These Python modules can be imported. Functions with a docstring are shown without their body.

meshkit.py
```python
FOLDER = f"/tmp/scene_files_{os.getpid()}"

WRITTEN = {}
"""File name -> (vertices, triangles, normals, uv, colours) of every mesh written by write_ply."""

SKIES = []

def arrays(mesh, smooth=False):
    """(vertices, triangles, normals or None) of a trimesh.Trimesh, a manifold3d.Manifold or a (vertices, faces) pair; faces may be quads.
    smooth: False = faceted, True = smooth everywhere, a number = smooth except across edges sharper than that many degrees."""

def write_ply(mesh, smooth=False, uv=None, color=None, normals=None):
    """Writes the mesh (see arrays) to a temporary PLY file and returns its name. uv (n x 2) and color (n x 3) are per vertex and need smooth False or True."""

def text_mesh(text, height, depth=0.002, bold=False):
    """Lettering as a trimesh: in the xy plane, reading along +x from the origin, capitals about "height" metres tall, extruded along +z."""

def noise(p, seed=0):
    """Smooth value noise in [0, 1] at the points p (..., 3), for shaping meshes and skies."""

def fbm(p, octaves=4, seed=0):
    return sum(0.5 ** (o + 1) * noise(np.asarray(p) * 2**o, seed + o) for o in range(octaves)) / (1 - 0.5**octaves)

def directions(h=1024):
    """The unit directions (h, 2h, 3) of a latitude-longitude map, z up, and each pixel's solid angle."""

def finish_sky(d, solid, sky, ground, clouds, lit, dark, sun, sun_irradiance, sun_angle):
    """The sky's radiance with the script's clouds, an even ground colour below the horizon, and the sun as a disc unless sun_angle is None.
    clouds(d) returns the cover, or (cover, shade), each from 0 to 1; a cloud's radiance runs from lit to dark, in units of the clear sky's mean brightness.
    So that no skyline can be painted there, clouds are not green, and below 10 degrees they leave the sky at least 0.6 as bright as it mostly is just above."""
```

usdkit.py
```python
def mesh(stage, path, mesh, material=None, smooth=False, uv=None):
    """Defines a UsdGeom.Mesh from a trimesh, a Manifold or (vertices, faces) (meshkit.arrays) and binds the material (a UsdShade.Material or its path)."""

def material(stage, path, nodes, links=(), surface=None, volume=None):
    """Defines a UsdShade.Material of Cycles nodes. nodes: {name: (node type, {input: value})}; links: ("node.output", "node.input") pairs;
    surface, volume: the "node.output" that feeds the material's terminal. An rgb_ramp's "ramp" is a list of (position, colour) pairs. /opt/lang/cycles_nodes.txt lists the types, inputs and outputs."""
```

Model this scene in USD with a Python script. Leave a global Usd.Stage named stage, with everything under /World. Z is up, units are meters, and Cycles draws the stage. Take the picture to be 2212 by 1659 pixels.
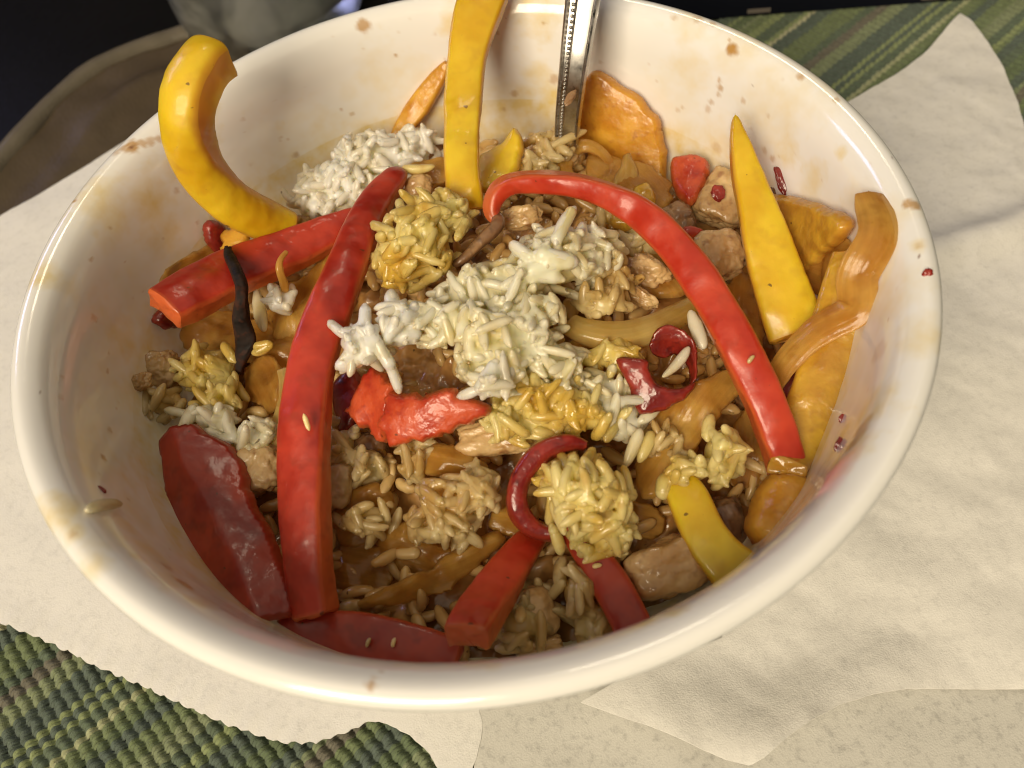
import math, random
import numpy as np, trimesh, usdkit, meshkit
from scipy.interpolate import CubicSpline, PchipInterpolator
from scipy.spatial import Delaunay
import shapely
from shapely.geometry import Polygon
from pxr import Usd, UsdGeom, UsdLux, UsdShade, Gf, Sdf, Vt

stage = Usd.Stage.CreateInMemory()
UsdGeom.SetStageUpAxis(stage, UsdGeom.Tokens.z); UsdGeom.SetStageMetersPerUnit(stage, 1.0)
UsdGeom.Xform.Define(stage, '/World'); UsdGeom.Scope.Define(stage, '/World/Looks')

# ---------------------------------------------------------------- camera
W, H, F = 2212.0, 1659.0, 1790.0                     # working pixel frame of the photograph
CAM = np.array([0.0, -0.10884288, 0.17421684]); PITCH, YAW, ROLL = 0.96599671, 0.04551067, -0.15638473
fw = np.array([math.sin(YAW)*math.cos(PITCH), math.cos(YAW)*math.cos(PITCH), -math.sin(PITCH)])
_r = np.array([math.cos(YAW), -math.sin(YAW), 0.0]); _u = np.cross(_r, fw)
RT = _r*math.cos(ROLL) + _u*math.sin(ROLL); UP = -_r*math.sin(ROLL) + _u*math.cos(ROLL)
cam = UsdGeom.Camera.Define(stage, '/World/camera')
M4 = Gf.Matrix4d(*RT, 0, *UP, 0, *(-fw), 0, *CAM, 1)
cam.AddTransformOp().Set(M4)
FOC = 4.15
cam.CreateFocalLengthAttr(FOC); cam.CreateHorizontalApertureAttr(FOC*W/F); cam.CreateVerticalApertureAttr(FOC*H/F)
cam.CreateFStopAttr(2.6); cam.CreateFocusDistanceAttr(0.168); cam.CreateClippingRangeAttr(Gf.Vec2f(0.005, 50))
cam.CreateExposureAttr(0.16)

# ---------------------------------------------------------------- light: unseen indoor lamps and an added overhead fill
def look_at(x, target):
    z = np.asarray(x, float) - np.asarray(target, float); z /= np.linalg.norm(z)
    a = np.cross([0, 0, 1.0], z); a = np.array([1.0, 0, 0]) if np.linalg.norm(a) < 1e-6 else a/np.linalg.norm(a)
    b = np.cross(z, a); return Gf.Matrix4d(*a, 0, *b, 0, *z, 0, *map(float, x), 1)
def rect(name, pos, target, w, h, color, inten):
    l = UsdLux.RectLight.Define(stage, '/World/' + name); l.AddTransformOp().Set(look_at(pos, target))
    l.CreateWidthAttr(w); l.CreateHeightAttr(h); l.CreateColorAttr(Gf.Vec3f(*color)); l.CreateIntensityAttr(inten); return l
rect('unseen_front_left_lamp', (-0.58, -0.88, 0.90), (0, 0, .04), .66, .66, (1.0, .855, .625), 16.2)  # unseen warm key light, placed to light the bowl from front left
rect('unseen_back_lamp', (0.10, 0.85, 1.25), (0, 0, .04), .16, .16, (1.0, .86, .64), 14.0)  # unseen lamp high behind the bowl, placed for highlights on rim and food
rect('unseen_cool_light', (-0.46, 0.44, 0.36), (0, 0, .05), .20, .13, (.52, .54, 1.0), 6.5)  # unseen cool source at back left, placed for bluish highlights
rect('added_overhead_fill', (0.2, -0.2, 2.3), (0.2, -.2, 0), 3.0, 3.0, (1.0, .86, .65), .46)  # added overhead fill standing for room light, softens the shadows

# ---------------------------------------------------------------- naming helpers
USED = {}
def npath(parent, name):
    k = (parent, name); n = USED.get(k, 0); USED[k] = n + 1
    return f'{parent}/{name}' + (f'_{n:03d}' if n else '')
def tag(prim, label=None, cat=None, group=None, kind=None):
    for k, v in (('label', label), ('category', cat), ('group', group), ('kind', kind)):
        if v: prim.SetCustomDataByKey(k, v)
    return prim
def thing(name, label, cat, group=None, loc=None):
    x = UsdGeom.Xform.Define(stage, npath('/World', name))
    if loc is not None: x.AddTranslateOp().Set(Gf.Vec3d(*map(float, loc)))
    return tag(x.GetPrim(), label, cat, group)
def mesh_at(name, vf, mat, parent=None, smooth=True, attrs=None, loc=None):
    par = '/World' if parent is None else str(parent.GetPath())
    v = np.asarray(vf[0], float); o = None
    if parent is None: o = v.mean(0) if loc is None else np.asarray(loc, float)
    else:
        for op in UsdGeom.Xformable(parent).GetOrderedXformOps(): o_ = np.array(op.Get()); v = v - o_
    if o is not None: v = v - o
    m = usdkit.mesh(stage, npath(par, name), (v, np.asarray(vf[1])), mat, smooth=smooth)
    if o is not None: m.AddTranslateOp().Set(Gf.Vec3d(*map(float, o)))
    for k, a in (attrs or {}).items():
        UsdGeom.PrimvarsAPI(m).CreatePrimvar(k, Sdf.ValueTypeNames.FloatArray, 'vertex').Set(Vt.FloatArray.FromNumpy(np.asarray(a, np.float32)))
    return m.GetPrim()
def sd(label): return sum(ord(c)*(i + 7) for i, c in enumerate(label)) % 99991

# ---------------------------------------------------------------- materials
def mat(name, nodes, links, surface): return usdkit.material(stage, '/World/Looks/' + name, nodes, links, surface=surface)
POS = ('geometry', {})
def food(name, skin, flesh=None, spots=None, spot_amt=.5, rough=.30, sss=.2, sssr=(.0014, .0007, .0003), coat=.22, bump=.25, bscale=900, var=.3, vscale=160, spec=.5, trans=0.0, alpha=1.0, skin2=None, s2=(.40, .62), see=0.0, veins=0.0):
    """wet food: skin colour, flesh on cut faces (primvar flesh), brown sauce spots, fine relief"""
    flesh = flesh or skin; spots = spots or tuple(c*.45 for c in skin)
    N = {'g': POS, 'n1': ('noise_texture', {'scale': vscale, 'detail': 3.0}), 'n2': ('noise_texture', {'scale': bscale, 'detail': 3.0}),
         'n4': ('noise_texture', {'scale': 560.0, 'detail': 1.0}), 'sk': ('map_range', {'from_min': .765, 'from_max': .80, 'to_min': 0.0, 'to_max': .75, 'clamp': True}), 'spk': ('mix', {'color2': (.07, .028, .010)}),
         'n3': ('noise_texture', {'scale': vscale*2.7, 'detail': 2.0}), 'hm': ('math', {'math_type': 'multiply_add', 'value2': .45}),
         'at': ('attribute', {'attribute': 'flesh'}),
         'skinmix': ('mix', {'color1': skin if skin2 else tuple(c*(1 - var) for c in skin), 'color2': skin2 or tuple(min(1, c*(1 + var)) for c in skin)}),
         's2r': ('map_range', {'from_min': s2[0], 'from_max': s2[1], 'to_min': 0.0, 'to_max': 1.0, 'clamp': True}),
         'fl': ('mix', {'color2': flesh}), 'sp': ('mix', {'color2': spots}),
         'rmp': ('map_range', {'from_min': .56, 'from_max': .72, 'to_min': 0.0, 'to_max': spot_amt, 'clamp': True}),
         'rr': ('map_range', {'from_min': .3, 'from_max': .7, 'to_min': rough*.6, 'to_max': rough*1.6}),
         'b': ('bump', {'strength': bump, 'distance': .0004}),
         'p': ('principled_bsdf', {'subsurface_weight': sss, 'subsurface_radius': sssr, 'subsurface_scale': 1.0, 'coat_weight': coat, 'coat_roughness': .06, 'specular_ior_level': spec, 'transmission_weight': trans})}
    L = [('g.position', 'n1.vector'), ('g.position', 'n2.vector'), ('g.position', 'n3.vector'), ('n1.fac', 's2r.value'), ('s2r.result', 'skinmix.fac'),
         ('skinmix.color', 'fl.color1'), ('at.fac', 'fl.fac'), ('fl.color', 'sp.color1'), ('n3.fac', 'rmp.value'), ('rmp.result', 'sp.fac'),
         ('sp.color', 'spk.color1'), ('g.position', 'n4.vector'), ('n4.fac', 'sk.value'), ('sk.result', 'spk.fac'), ('spk.color', 'p.base_color'), ('n1.fac', 'rr.value'), ('rr.result', 'p.roughness'), ('n2.fac', 'hm.value1'), ('n3.fac', 'hm.value3'), ('hm.value', 'b.height'), ('b.normal', 'p.normal'), ('b.normal', 'p.coat_normal')]
    if veins:                                                              # fine lines that run along the piece
        N.update({'va': ('attribute', {'attribute': 'across'}), 'vx': ('math', {'math_type': 'multiply_add', 'value2': 1.0}), 'vd': ('math', {'math_type': 'multiply', 'value2': .0012}), 'vc': ('combine_xyz', {}),
                  'vn': ('noise_texture', {'scale': 850.0, 'detail': 2.0, 'roughness': .6}), 'vr': ('map_range', {'from_min': .32, 'from_max': .68, 'to_min': 1 - veins, 'to_max': 1 + veins*.6}), 'vm': ('mix', {'mix_type': 'multiply', 'fac': 1.0}), 'vh': ('math', {'math_type': 'multiply_add', 'value2': .5})})
        L = [l for l in L if l not in (('spk.color', 'p.base_color'), ('hm.value', 'b.height'))]
        L += [('va.fac', 'vx.value1'), ('n1.fac', 'vd.value1'), ('vd.value', 'vx.value3'), ('vx.value', 'vc.x'), ('vc.vector', 'vn.vector'), ('vn.fac', 'vr.value'), ('spk.color', 'vm.color1'), ('vr.result', 'vm.color2'), ('vm.color', 'p.base_color'),
              ('vn.fac', 'vh.value1'), ('hm.value', 'vh.value3'), ('vh.value', 'b.height')]
    surf = 'p.BSDF'
    if alpha < 1:
        N['tl'] = ('translucent_bsdf', {}); N['tr'] = ('transparent_bsdf', {'color': (.95, .80, .55)})
        N['m1'] = ('mix_closure', {'fac': .28}); N['m2'] = ('mix_closure', {'fac': 1 - alpha})
        L += [('sp.color', 'tl.color'), ('p.BSDF', 'm1.closure1'), ('tl.BSDF', 'm1.closure2'), ('m1.closure', 'm2.closure1'), ('tr.BSDF', 'm2.closure2')]
        surf = 'm2.closure'
    if see:
        N['tr'] = ('transparent_bsdf', {'color': (.97, .92, .80)}); N['m2'] = ('mix_closure', {'fac': see}); L += [('p.BSDF', 'm2.closure1'), ('tr.BSDF', 'm2.closure2')]; surf = 'm2.closure'
    return mat(name, N, L, surf)

M = {}
M['red'] = food('red_pepper_skin', (.27, .016, .008), (.50, .095, .024), (.24, .03, .01), .45, skin2=(.44, .034, .011), rough=.36, coat=.12, bump=.26, bscale=700, vscale=120)
M['red_bright'] = food('bright_red_pepper_skin', (.40, .026, .010), (.50, .10, .024), (.28, .03, .01), .35, skin2=(.50, .045, .013), rough=.36, coat=.14, bump=.24, bscale=700, vscale=120)
M['red_dark'] = food('dark_red_pepper_skin', (.25, .018, .010), (.44, .07, .02), (.15, .015, .008), .5, skin2=(.38, .040, .014), rough=.32, bump=.22, vscale=110, coat=.12)
M['red_flesh'] = food('red_pepper_flesh', (.36, .030, .014), (.52, .12, .03), (.28, .02, .01), .6, skin2=(.52, .075, .022), s2=(.35, .6), rough=.33, bump=.8, bscale=430, vscale=190, coat=.2)
M['yellow'] = food('yellow_pepper_skin', (.62, .37, .010), (.56, .27, .028), (.46, .22, .018), .32, skin2=(.72, .48, .014), rough=.34, coat=.16, bump=.22, bscale=600, vscale=90, sss=.35)
M['orange'] = food('orange_pepper_flesh', (.50, .21, .018), (.50, .22, .03), (.32, .10, .015), .55, skin2=(.64, .31, .024), rough=.34, coat=.12, bump=.7, bscale=430, vscale=150, sss=.3)
M['ochre'] = food('ochre_pepper', (.40, .20, .022), (.46, .22, .03), (.28, .11, .015), .4, skin2=(.58, .33, .03), rough=.22, bump=.9, bscale=420, vscale=130, sss=.3)
M['chili'] = food('dried_chili_skin', (.14, .010, .009), (.26, .03, .015), (.05, .004, .004), .8, skin2=(.28, .02, .012), rough=.28, bump=.7, bscale=500, sss=.1)
M['char'] = food('charred_skin', (.020, .014, .012), (.05, .02, .012), (.10, .03, .015), .4, rough=.65, var=.5, bump=.8, bscale=700, sss=0, coat=0, spec=.12)
M['onion'] = food('cooked_onion', (.58, .27, .048), (.80, .50, .15), (.36, .13, .022), .4, skin2=(.78, .45, .095), rough=.24, bump=.45, bscale=380, vscale=110, sss=.25, alpha=.62, veins=.20)
M['onion_dark'] = food('saucy_onion', (.48, .21, .038), (.72, .43, .12), (.26, .09, .018), .45, skin2=(.72, .40, .085), rough=.24, bump=.5, bscale=380, vscale=120, sss=.2, alpha=.64, veins=.20)
M['onion_pale'] = food('pale_onion', (.66, .42, .11), (.80, .60, .26), (.46, .22, .04), .3, skin2=(.80, .56, .19), rough=.2, bump=.35, bscale=380, vscale=110, sss=.3, alpha=.64, veins=.20)
M['meat'] = food('browned_chicken', (.42, .25, .10), None, (.22, .09, .03), .75, skin2=(.62, .43, .20), rough=.35, bump=1.0, bscale=380, sss=.15, coat=.2)
M['meat_dark'] = food('saucy_chicken', (.44, .25, .095), None, (.20, .085, .028), .55, skin2=(.64, .43, .20), rough=.32, bump=.9, bscale=380, sss=.1, coat=.3)
M['mushroom'] = food('dark_mushroom', (.15, .072, .034), None, (.06, .028, .014), .7, skin2=(.30, .165, .07), rough=.32, bump=.8, bscale=420, sss=.05, coat=.3)
R_ = dict(rough=.32, coat=.4, bump=.10, bscale=1100, sss=.4, sssr=(.0010, .0008, .0005), see=.24)
M['rice_white'] = food('white_rice', (.90, .79, .56), None, (.84, .66, .34), .25, skin2=(.93, .88, .76), vscale=90, **R_)
M['rice_cream'] = food('cream_rice', (.83, .65, .28), None, (.74, .48, .13), .35, skin2=(.92, .84, .60), vscale=85, s2=(.34, .58), **R_)
M['rice_yellow'] = food('yellow_rice', (.72, .43, .07), None, (.56, .26, .035), .5, skin2=(.86, .68, .25), vscale=95, s2=(.36, .60), **R_)
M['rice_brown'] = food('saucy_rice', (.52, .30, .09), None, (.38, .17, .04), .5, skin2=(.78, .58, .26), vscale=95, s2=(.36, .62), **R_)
for k_ in ('white', 'cream', 'yellow', 'brown'):
    c1, c2 = dict(white=((.88, .76, .50), (.93, .87, .73)), cream=((.80, .60, .22), (.92, .82, .53)), yellow=((.70, .40, .055), (.86, .65, .20)), brown=((.50, .28, .08), (.74, .52, .21)))[k_]
    M['pack_' + k_] = food(f'{k_}_packed_rice', c1, None, tuple(x*.6 for x in c1), .35, skin2=c2, s2=(.34, .60), vscale=95, rough=.34, coat=.25, bump=.3, bscale=600, sss=.6, sssr=(.0018, .0013, .0007))
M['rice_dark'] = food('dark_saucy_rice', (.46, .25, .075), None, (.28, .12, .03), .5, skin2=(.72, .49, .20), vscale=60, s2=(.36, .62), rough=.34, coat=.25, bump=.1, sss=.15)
M['sauce'] = food('brown_sauce', (.22, .10, .030), None, (.10, .04, .015), .5, skin2=(.48, .26, .08), rough=.25, bump=.9, bscale=300, vscale=110, sss=.0, coat=.5)
M['seed'] = food('pepper_seed', (.72, .54, .22), None, None, .3, rough=.3, bump=.2, sss=.2)

# white glazed bowl, stains by primvar
M['bowl'] = mat('white_glass_bowl',
    {'g': POS, 'a1': ('attribute', {'attribute': 'film'}), 'a2': ('attribute', {'attribute': 'stain'}), 'a3': ('attribute', {'attribute': 'dark'}),
     'n': ('noise_texture', {'scale': 260.0, 'detail': 4.0}), 'nr': ('map_range', {'from_min': .3, 'from_max': .7, 'to_min': .35, 'to_max': 1.25}),
     'mul': ('math', {'math_type': 'multiply'}),
     'c1': ('mix', {'color1': (.86, .85, .82), 'color2': (.76, .60, .26)}), 'c2': ('mix', {'color2': (.46, .235, .045)}), 'c3': ('mix', {'color2': (.16, .05, .02)}),
     'rr': ('map_range', {'from_min': .3, 'from_max': .7, 'to_min': .10, 'to_max': .20}),
     'p': ('principled_bsdf', {'coat_weight': .4, 'coat_roughness': .04, 'subsurface_weight': .1, 'subsurface_radius': (.004, .004, .003), 'subsurface_scale': 1.0})},
    [('g.position', 'n.vector'), ('n.fac', 'nr.value'), ('a1.fac', 'mul.value1'), ('nr.result', 'mul.value2'), ('mul.value', 'c1.fac'), ('c1.color', 'c2.color1'), ('a2.fac', 'c2.fac'),
     ('c2.color', 'c3.color1'), ('a3.fac', 'c3.fac'), ('c3.color', 'p.base_color'), ('n.fac', 'rr.value'), ('rr.result', 'p.roughness')], 'p.BSDF')
M['steel'] = mat('stainless_steel', {'g': POS, 'n': ('noise_texture', {'scale': 500.0, 'detail': 3.0}), 'rr': ('map_range', {'from_min': .3, 'from_max': .7, 'to_min': .22, 'to_max': .42}),
     'p': ('principled_bsdf', {'metallic': 1.0, 'base_color': (.42, .40, .375)})}, [('g.position', 'n.vector'), ('n.fac', 'rr.value'), ('rr.result', 'p.roughness')], 'p.BSDF')
def paper(name, col, speck):
    return mat(name, {'g': POS, 'n': ('noise_texture', {'scale': 520.0, 'detail': 6.0, 'roughness': .72}), 'n2': ('noise_texture', {'scale': 2600.0, 'detail': 3.0}),
     'm': ('map_range', {'from_min': .50, 'from_max': .78, 'to_min': 0.0, 'to_max': speck, 'clamp': True}),
     'c': ('mix', {'color1': col, 'color2': tuple(x*.55 for x in col)}), 'ad': ('math', {'math_type': 'add'}),
     'b': ('bump', {'strength': .38, 'distance': .00028}), 'p': ('principled_bsdf', {'roughness': .85, 'specular_ior_level': .15}), 'tl': ('translucent_bsdf', {}), 'mx': ('mix_closure', {'fac': .28})},
     [('g.position', 'n.vector'), ('g.position', 'n2.vector'), ('n.fac', 'm.value'), ('m.result', 'c.fac'), ('n.fac', 'ad.value1'), ('n2.fac', 'ad.value2'), ('ad.value', 'b.height'),
      ('b.normal', 'p.normal'), ('c.color', 'p.base_color'), ('c.color', 'tl.color'), ('p.BSDF', 'mx.closure1'), ('tl.BSDF', 'mx.closure2')], 'mx.closure')
M['paper'] = paper('white_paper', (.90, .885, .85), .36)
M['paper_low'] = paper('mottled_paper', (.74, .725, .675), .85)  # darker mottled sheet; colour also deepened for the fold shadow on it
def yarn(name, col):
    return mat(name, {'g': POS, 'n': ('noise_texture', {'scale': 700.0, 'detail': 3.0}), 'n2': ('noise_texture', {'scale': 4200.0, 'detail': 2.0}),
     'c': ('mix', {'color1': tuple(x*.55 for x in col), 'color2': tuple(x*1.45 for x in col)}), 'b': ('bump', {'strength': .7, 'distance': .0003}),
     'p': ('principled_bsdf', {'roughness': .8, 'specular_ior_level': .2, 'sheen_weight': .15})},
     [('g.position', 'n.vector'), ('g.position', 'n2.vector'), ('n.fac', 'c.fac'), ('n2.fac', 'b.height'), ('b.normal', 'p.normal'), ('c.color', 'p.base_color')], 'p.BSDF')
YC = [(.125, .165, .065), (.165, .20, .095), (.085, .12, .070), (.27, .29, .14), (.075, .105, .078), (.19, .235, .085), (.125, .115, .080), (.34, .335, .19), (.10, .14, .06)]; YC = [tuple(1.12*(.78*x + .22*sum(c)/3) for x in c) for c in YC]
YM = [yarn(f'yarn_{n}', c) for n, c in zip(('green', 'sage', 'pine', 'straw', 'teal', 'lime', 'umber', 'cream', 'moss'), YC)]
M['mat_base'] = yarn('placemat_backing', (.07, .085, .05))
def plain(name, col, rough, bump=.3, bscale=300, coat=0.0, var=.3, spec=.12):
    return mat(name, {'g': POS, 'n': ('noise_texture', {'scale': bscale, 'detail': 4.0}), 'n1': ('noise_texture', {'scale': bscale/9, 'detail': 3.0}),
     'c': ('mix', {'color1': tuple(x*(1 - var) for x in col), 'color2': tuple(x*(1 + var) for x in col)}), 'b': ('bump', {'strength': bump, 'distance': .0004}),
     'p': ('principled_bsdf', {'roughness': rough, 'coat_weight': coat, 'specular_ior_level': spec})},
     [('g.position', 'n.vector'), ('g.position', 'n1.vector'), ('n1.fac', 'c.fac'), ('n.fac', 'b.height'), ('b.normal', 'p.normal'), ('c.color', 'p.base_color')], 'p.BSDF')
M['table'] = plain('dark_tabletop', (.0055, .005, .0045), .45)
M['pad'] = plain('dark_cloth', (.070, .052, .033), .42, bump=.5, bscale=900)
M['slab'] = plain('black_plastic', (.006, .007, .012), .38)
M['slab_edge'] = plain('worn_plastic_edge', (.16, .14, .12), .4)
M['glass'] = mat('glass_painted_haze', {'g': POS, 'n': ('noise_texture', {'scale': 70.0, 'detail': 3.0, 'distortion': 1.0}), 'mr': ('map_range', {'from_min': .35, 'from_max': .65, 'to_min': .04, 'to_max': .34, 'clamp': True}), 'd': ('principled_bsdf', {'base_color': (.30, .30, .27), 'roughness': .35}), 'p': ('principled_bsdf', {'transmission_weight': 1.0, 'roughness': .22, 'ior': 1.48, 'base_color': (.93, .96, .95)}), 'm': ('mix_closure', {})}, [('g.position', 'n.vector'), ('n.fac', 'mr.value'), ('mr.result', 'm.fac'), ('p.BSDF', 'm.closure1'), ('d.BSDF', 'm.closure2')], 'm.closure')  # clear glass; grey diffuse mixed in stands for its reflections

# ---------------------------------------------------------------- pixel rays to points of the place
def ray(u, v): return fw + RT*((u - W/2)/F) + UP*((H/2 - v)/F)
def flat(u, v, z): d = ray(u, v); return CAM + d*((z - CAM[2])/d[2])
def S(x, y):
    """mean height of the food in the bowl"""
    r = min(math.hypot(x, y), .071)
    return .0325 + .0135*math.exp(-((x - .006)**2 + (y - .004)**2)/.036**2) + .0035*(y/.06) + .001*(r/.066)**2
def at(u, v, dz=0.0):
    """point on the line of sight that lies dz millimetres above the food"""
    d = ray(u, v); z = .045
    for _ in range(40):
        p = CAM + d*((z - CAM[2])/d[2]); z = .5*z + .5*(S(p[0], p[1]) + dz*.001)
    p = CAM + d*((z - CAM[2])/d[2])
    if .010 < z < .0625 and p[1] > -.012 and math.hypot(p[0], p[1]) > r_in(z) - .0006: p = wall(u, v, 1.0 + max(dz, 0)*.30)   # keep inside the bowl
    return p
def depth(p): return float((np.asarray(p) - CAM) @ fw)
def mm_px(px, p): return px*depth(p)/F
def nrm(v): v = np.asarray(v, float); return v/max(np.linalg.norm(v), 1e-12)
def fb(p, scale, seed, octv=3): return meshkit.fbm(np.asarray(p)*scale + 37.7, octv, seed) - .5

# ---------------------------------------------------------------- the bowl
PROF = np.array([(0, .0060), (.012, .0060), (.026, .0063), (.040, .0080), (.050, .0115), (.058, .0168), (.0645, .0250), (.0690, .0340), (.0715, .0440), (.0732, .0535), (.0748, .0605), (.0773, .0648),
                 (.0800, .0660), (.0813, .0656), (.0820, .0645), (.0818, .0633), (.0806, .0625), (.0788, .0610), (.0775, .0580), (.0762, .0525), (.0744, .0430), (.0718, .0330), (.0670, .0225), (.0600, .0130), (.0500, .0070), (.0410, .0042),
                 (.0365, .0030), (.0362, .0005), (.0350, .0), (.0330, .0), (.0322, .0012), (.0310, .0030), (.016, .0033), (0, .0034)])
ch = np.r_[0, np.cumsum(np.linalg.norm(np.diff(PROF, axis=0), axis=1))]
tt = np.r_[np.linspace(0, ch[6], 14)[:-1], np.linspace(ch[6], ch[18], 170)[:-1], np.linspace(ch[18], ch[-1], 60)]
pr = np.stack([PchipInterpolator(ch, PROF[:, 0])(tt), PchipInterpolator(ch, PROF[:, 1])(tt)], -1)
zi, ri = PROF[:13, 1].copy(), PROF[:13, 0]; zi[1] += 1e-6
def r_in(z): return float(np.interp(z, zi, ri))
def wall(u, v, off=0.0):
    """point where the line of sight meets the inside of the bowl, off mm in front of it"""
    d = ray(u, v); last = None
    for t in np.linspace(.10, .36, 1500):
        p = CAM + d*t; r = math.hypot(p[0], p[1])
        if p[2] < .0662 and ((p[2] < .0659 and r >= r_in(p[2]) and r < .0825) or (r <= .0825 and r > .078 and p[2] <= .0655)): last = p; break
    if last is None: last = CAM + d*.2
    r = max(math.hypot(last[0], last[1]), 1e-6); n = nrm(np.array([-last[0]/r*.8, -last[1]/r*.8, .6]))
    return last + n*off*.001
NS = 720
th = np.linspace(0, 2*np.pi, NS, endpoint=False)
bv = np.stack([pr[:, None, 0]*np.cos(th), pr[:, None, 0]*np.sin(th), np.repeat(pr[:, 1:2], NS, 1)], -1)
idx = np.arange(len(pr)*NS).reshape(len(pr), NS); nx = np.roll(idx, -1, 1)
bf = np.stack([idx[:-1], nx[:-1], nx[1:], idx[1:]], -1).reshape(-1, 4)
bv = bv.reshape(-1, 3)
film = np.zeros(len(bv)); stain = np.zeros(len(bv)); dark = np.zeros(len(bv))
inside = (np.repeat(np.arange(len(pr)), NS) < 165)
FILM = [(92, 595, 34, .75), (132, 1105, 52, .7), (200, 1219, 30, .6), (1995, 727, 52, .5), (1930, 640, 60, .35), (1163, 168, 30, .55), (1669, 240, 80, .35), (1560, 330, 70, .45), (1600, 90, 60, .35), (1490, 40, 40, .4),
        (1930, 470, 40, .35), (640, 330, 90, .22), (860, 250, 90, .2), (1110, 215, 40, .45), (300, 640, 80, .25), (250, 820, 90, .22), (230, 1000, 80, .35), (1146, 7, 30, .4), (450, 430, 60, .25), (1880, 880, 60, .6), (1830, 980, 60, .7),
        (300, 1110, 60, .5), (330, 1200, 60, .6), (380, 1260, 50, .75), (1985, 531, 18, .6), (1760, 200, 60, .3), (1700, 600, 60, .4), (1780, 420, 50, .15), (590, 400, 60, .5), (700, 300, 60, .4), (430, 1300, 30, .8), (165, 1150, 25, .7)]
STAIN = [(784, 54, 13, .8), (855, 118, 4, .7), (861, 69, 4, .4), (1111, 202, 8, .5), (1089, 236, 5, .5), (738, 236, 4, .5), (760, 246, 5, .5), (1176, 50, 3, .6), (1197, 172, 8, .55), (1580, 105, 15, .95), (1577, 88, 5, .7),
         (1555, 172, 8, .6), (1557, 188, 8, .65), (1552, 203, 7, .5), (1537, 220, 7, .5), (1530, 235, 9, .4), (1607, 217, 8, .45), (1541, 53, 7, .55), (1508, 43, 9, .4), (1455, 39, 7, .4), (1730, 166, 8, .7), (1806, 217, 7, .5), (1548, 317, 10, .3),
         (1651, 324, 7, .4), (1669, 344, 7, .5), (1969, 442, 13, .8), (1986, 533, 11, .3), (1918, 693, 3, .8), (162, 435, 6, .9), (381, 411, 8, .45), (640, 334, 7, .55), (238, 492, 3, .5), (196, 560, 5, .55), (204, 690, 8, .5), (232, 802, 5, .55), (235, 761, 4, .5),
         (238, 930, 8, .55), (223, 990, 10, .85), (129, 859, 7, .25), (149, 1093, 5, .8), (183, 1096, 5, .8), (160, 1156, 9, .4), (801, 1482, 11, .75), (812, 1465, 7, .4), (822, 1452, 6, .35),
         (252, 330, 9, .5), (268, 324, 10, .7), (286, 317, 13, .9), (306, 310, 10, .7), (325, 305, 9, .6), (342, 301, 9, .6), (1660, 250, 5, .3), (1900, 760, 30, .25), (1860, 930, 26, .6), (1840, 960, 20, .6), (395, 1262, 22, .7), (360, 1225, 14, .5)]
DARK = [(1662, 171, 2.5, .9), (1628, 184, 2, .8), (1507, 193, 2.5, .7), (1926, 339, 3, .5), (1945, 848, 3, .8), (86, 847, 3, .6), (97, 830, 2, .6), (285, 318, 4, .8), (1240, 36, 3, .5), (1965, 429, 2.5, .9), (1985, 556, 2.5, .9), (170, 735, 3, .5)]
rng = np.random.default_rng(5)
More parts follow.
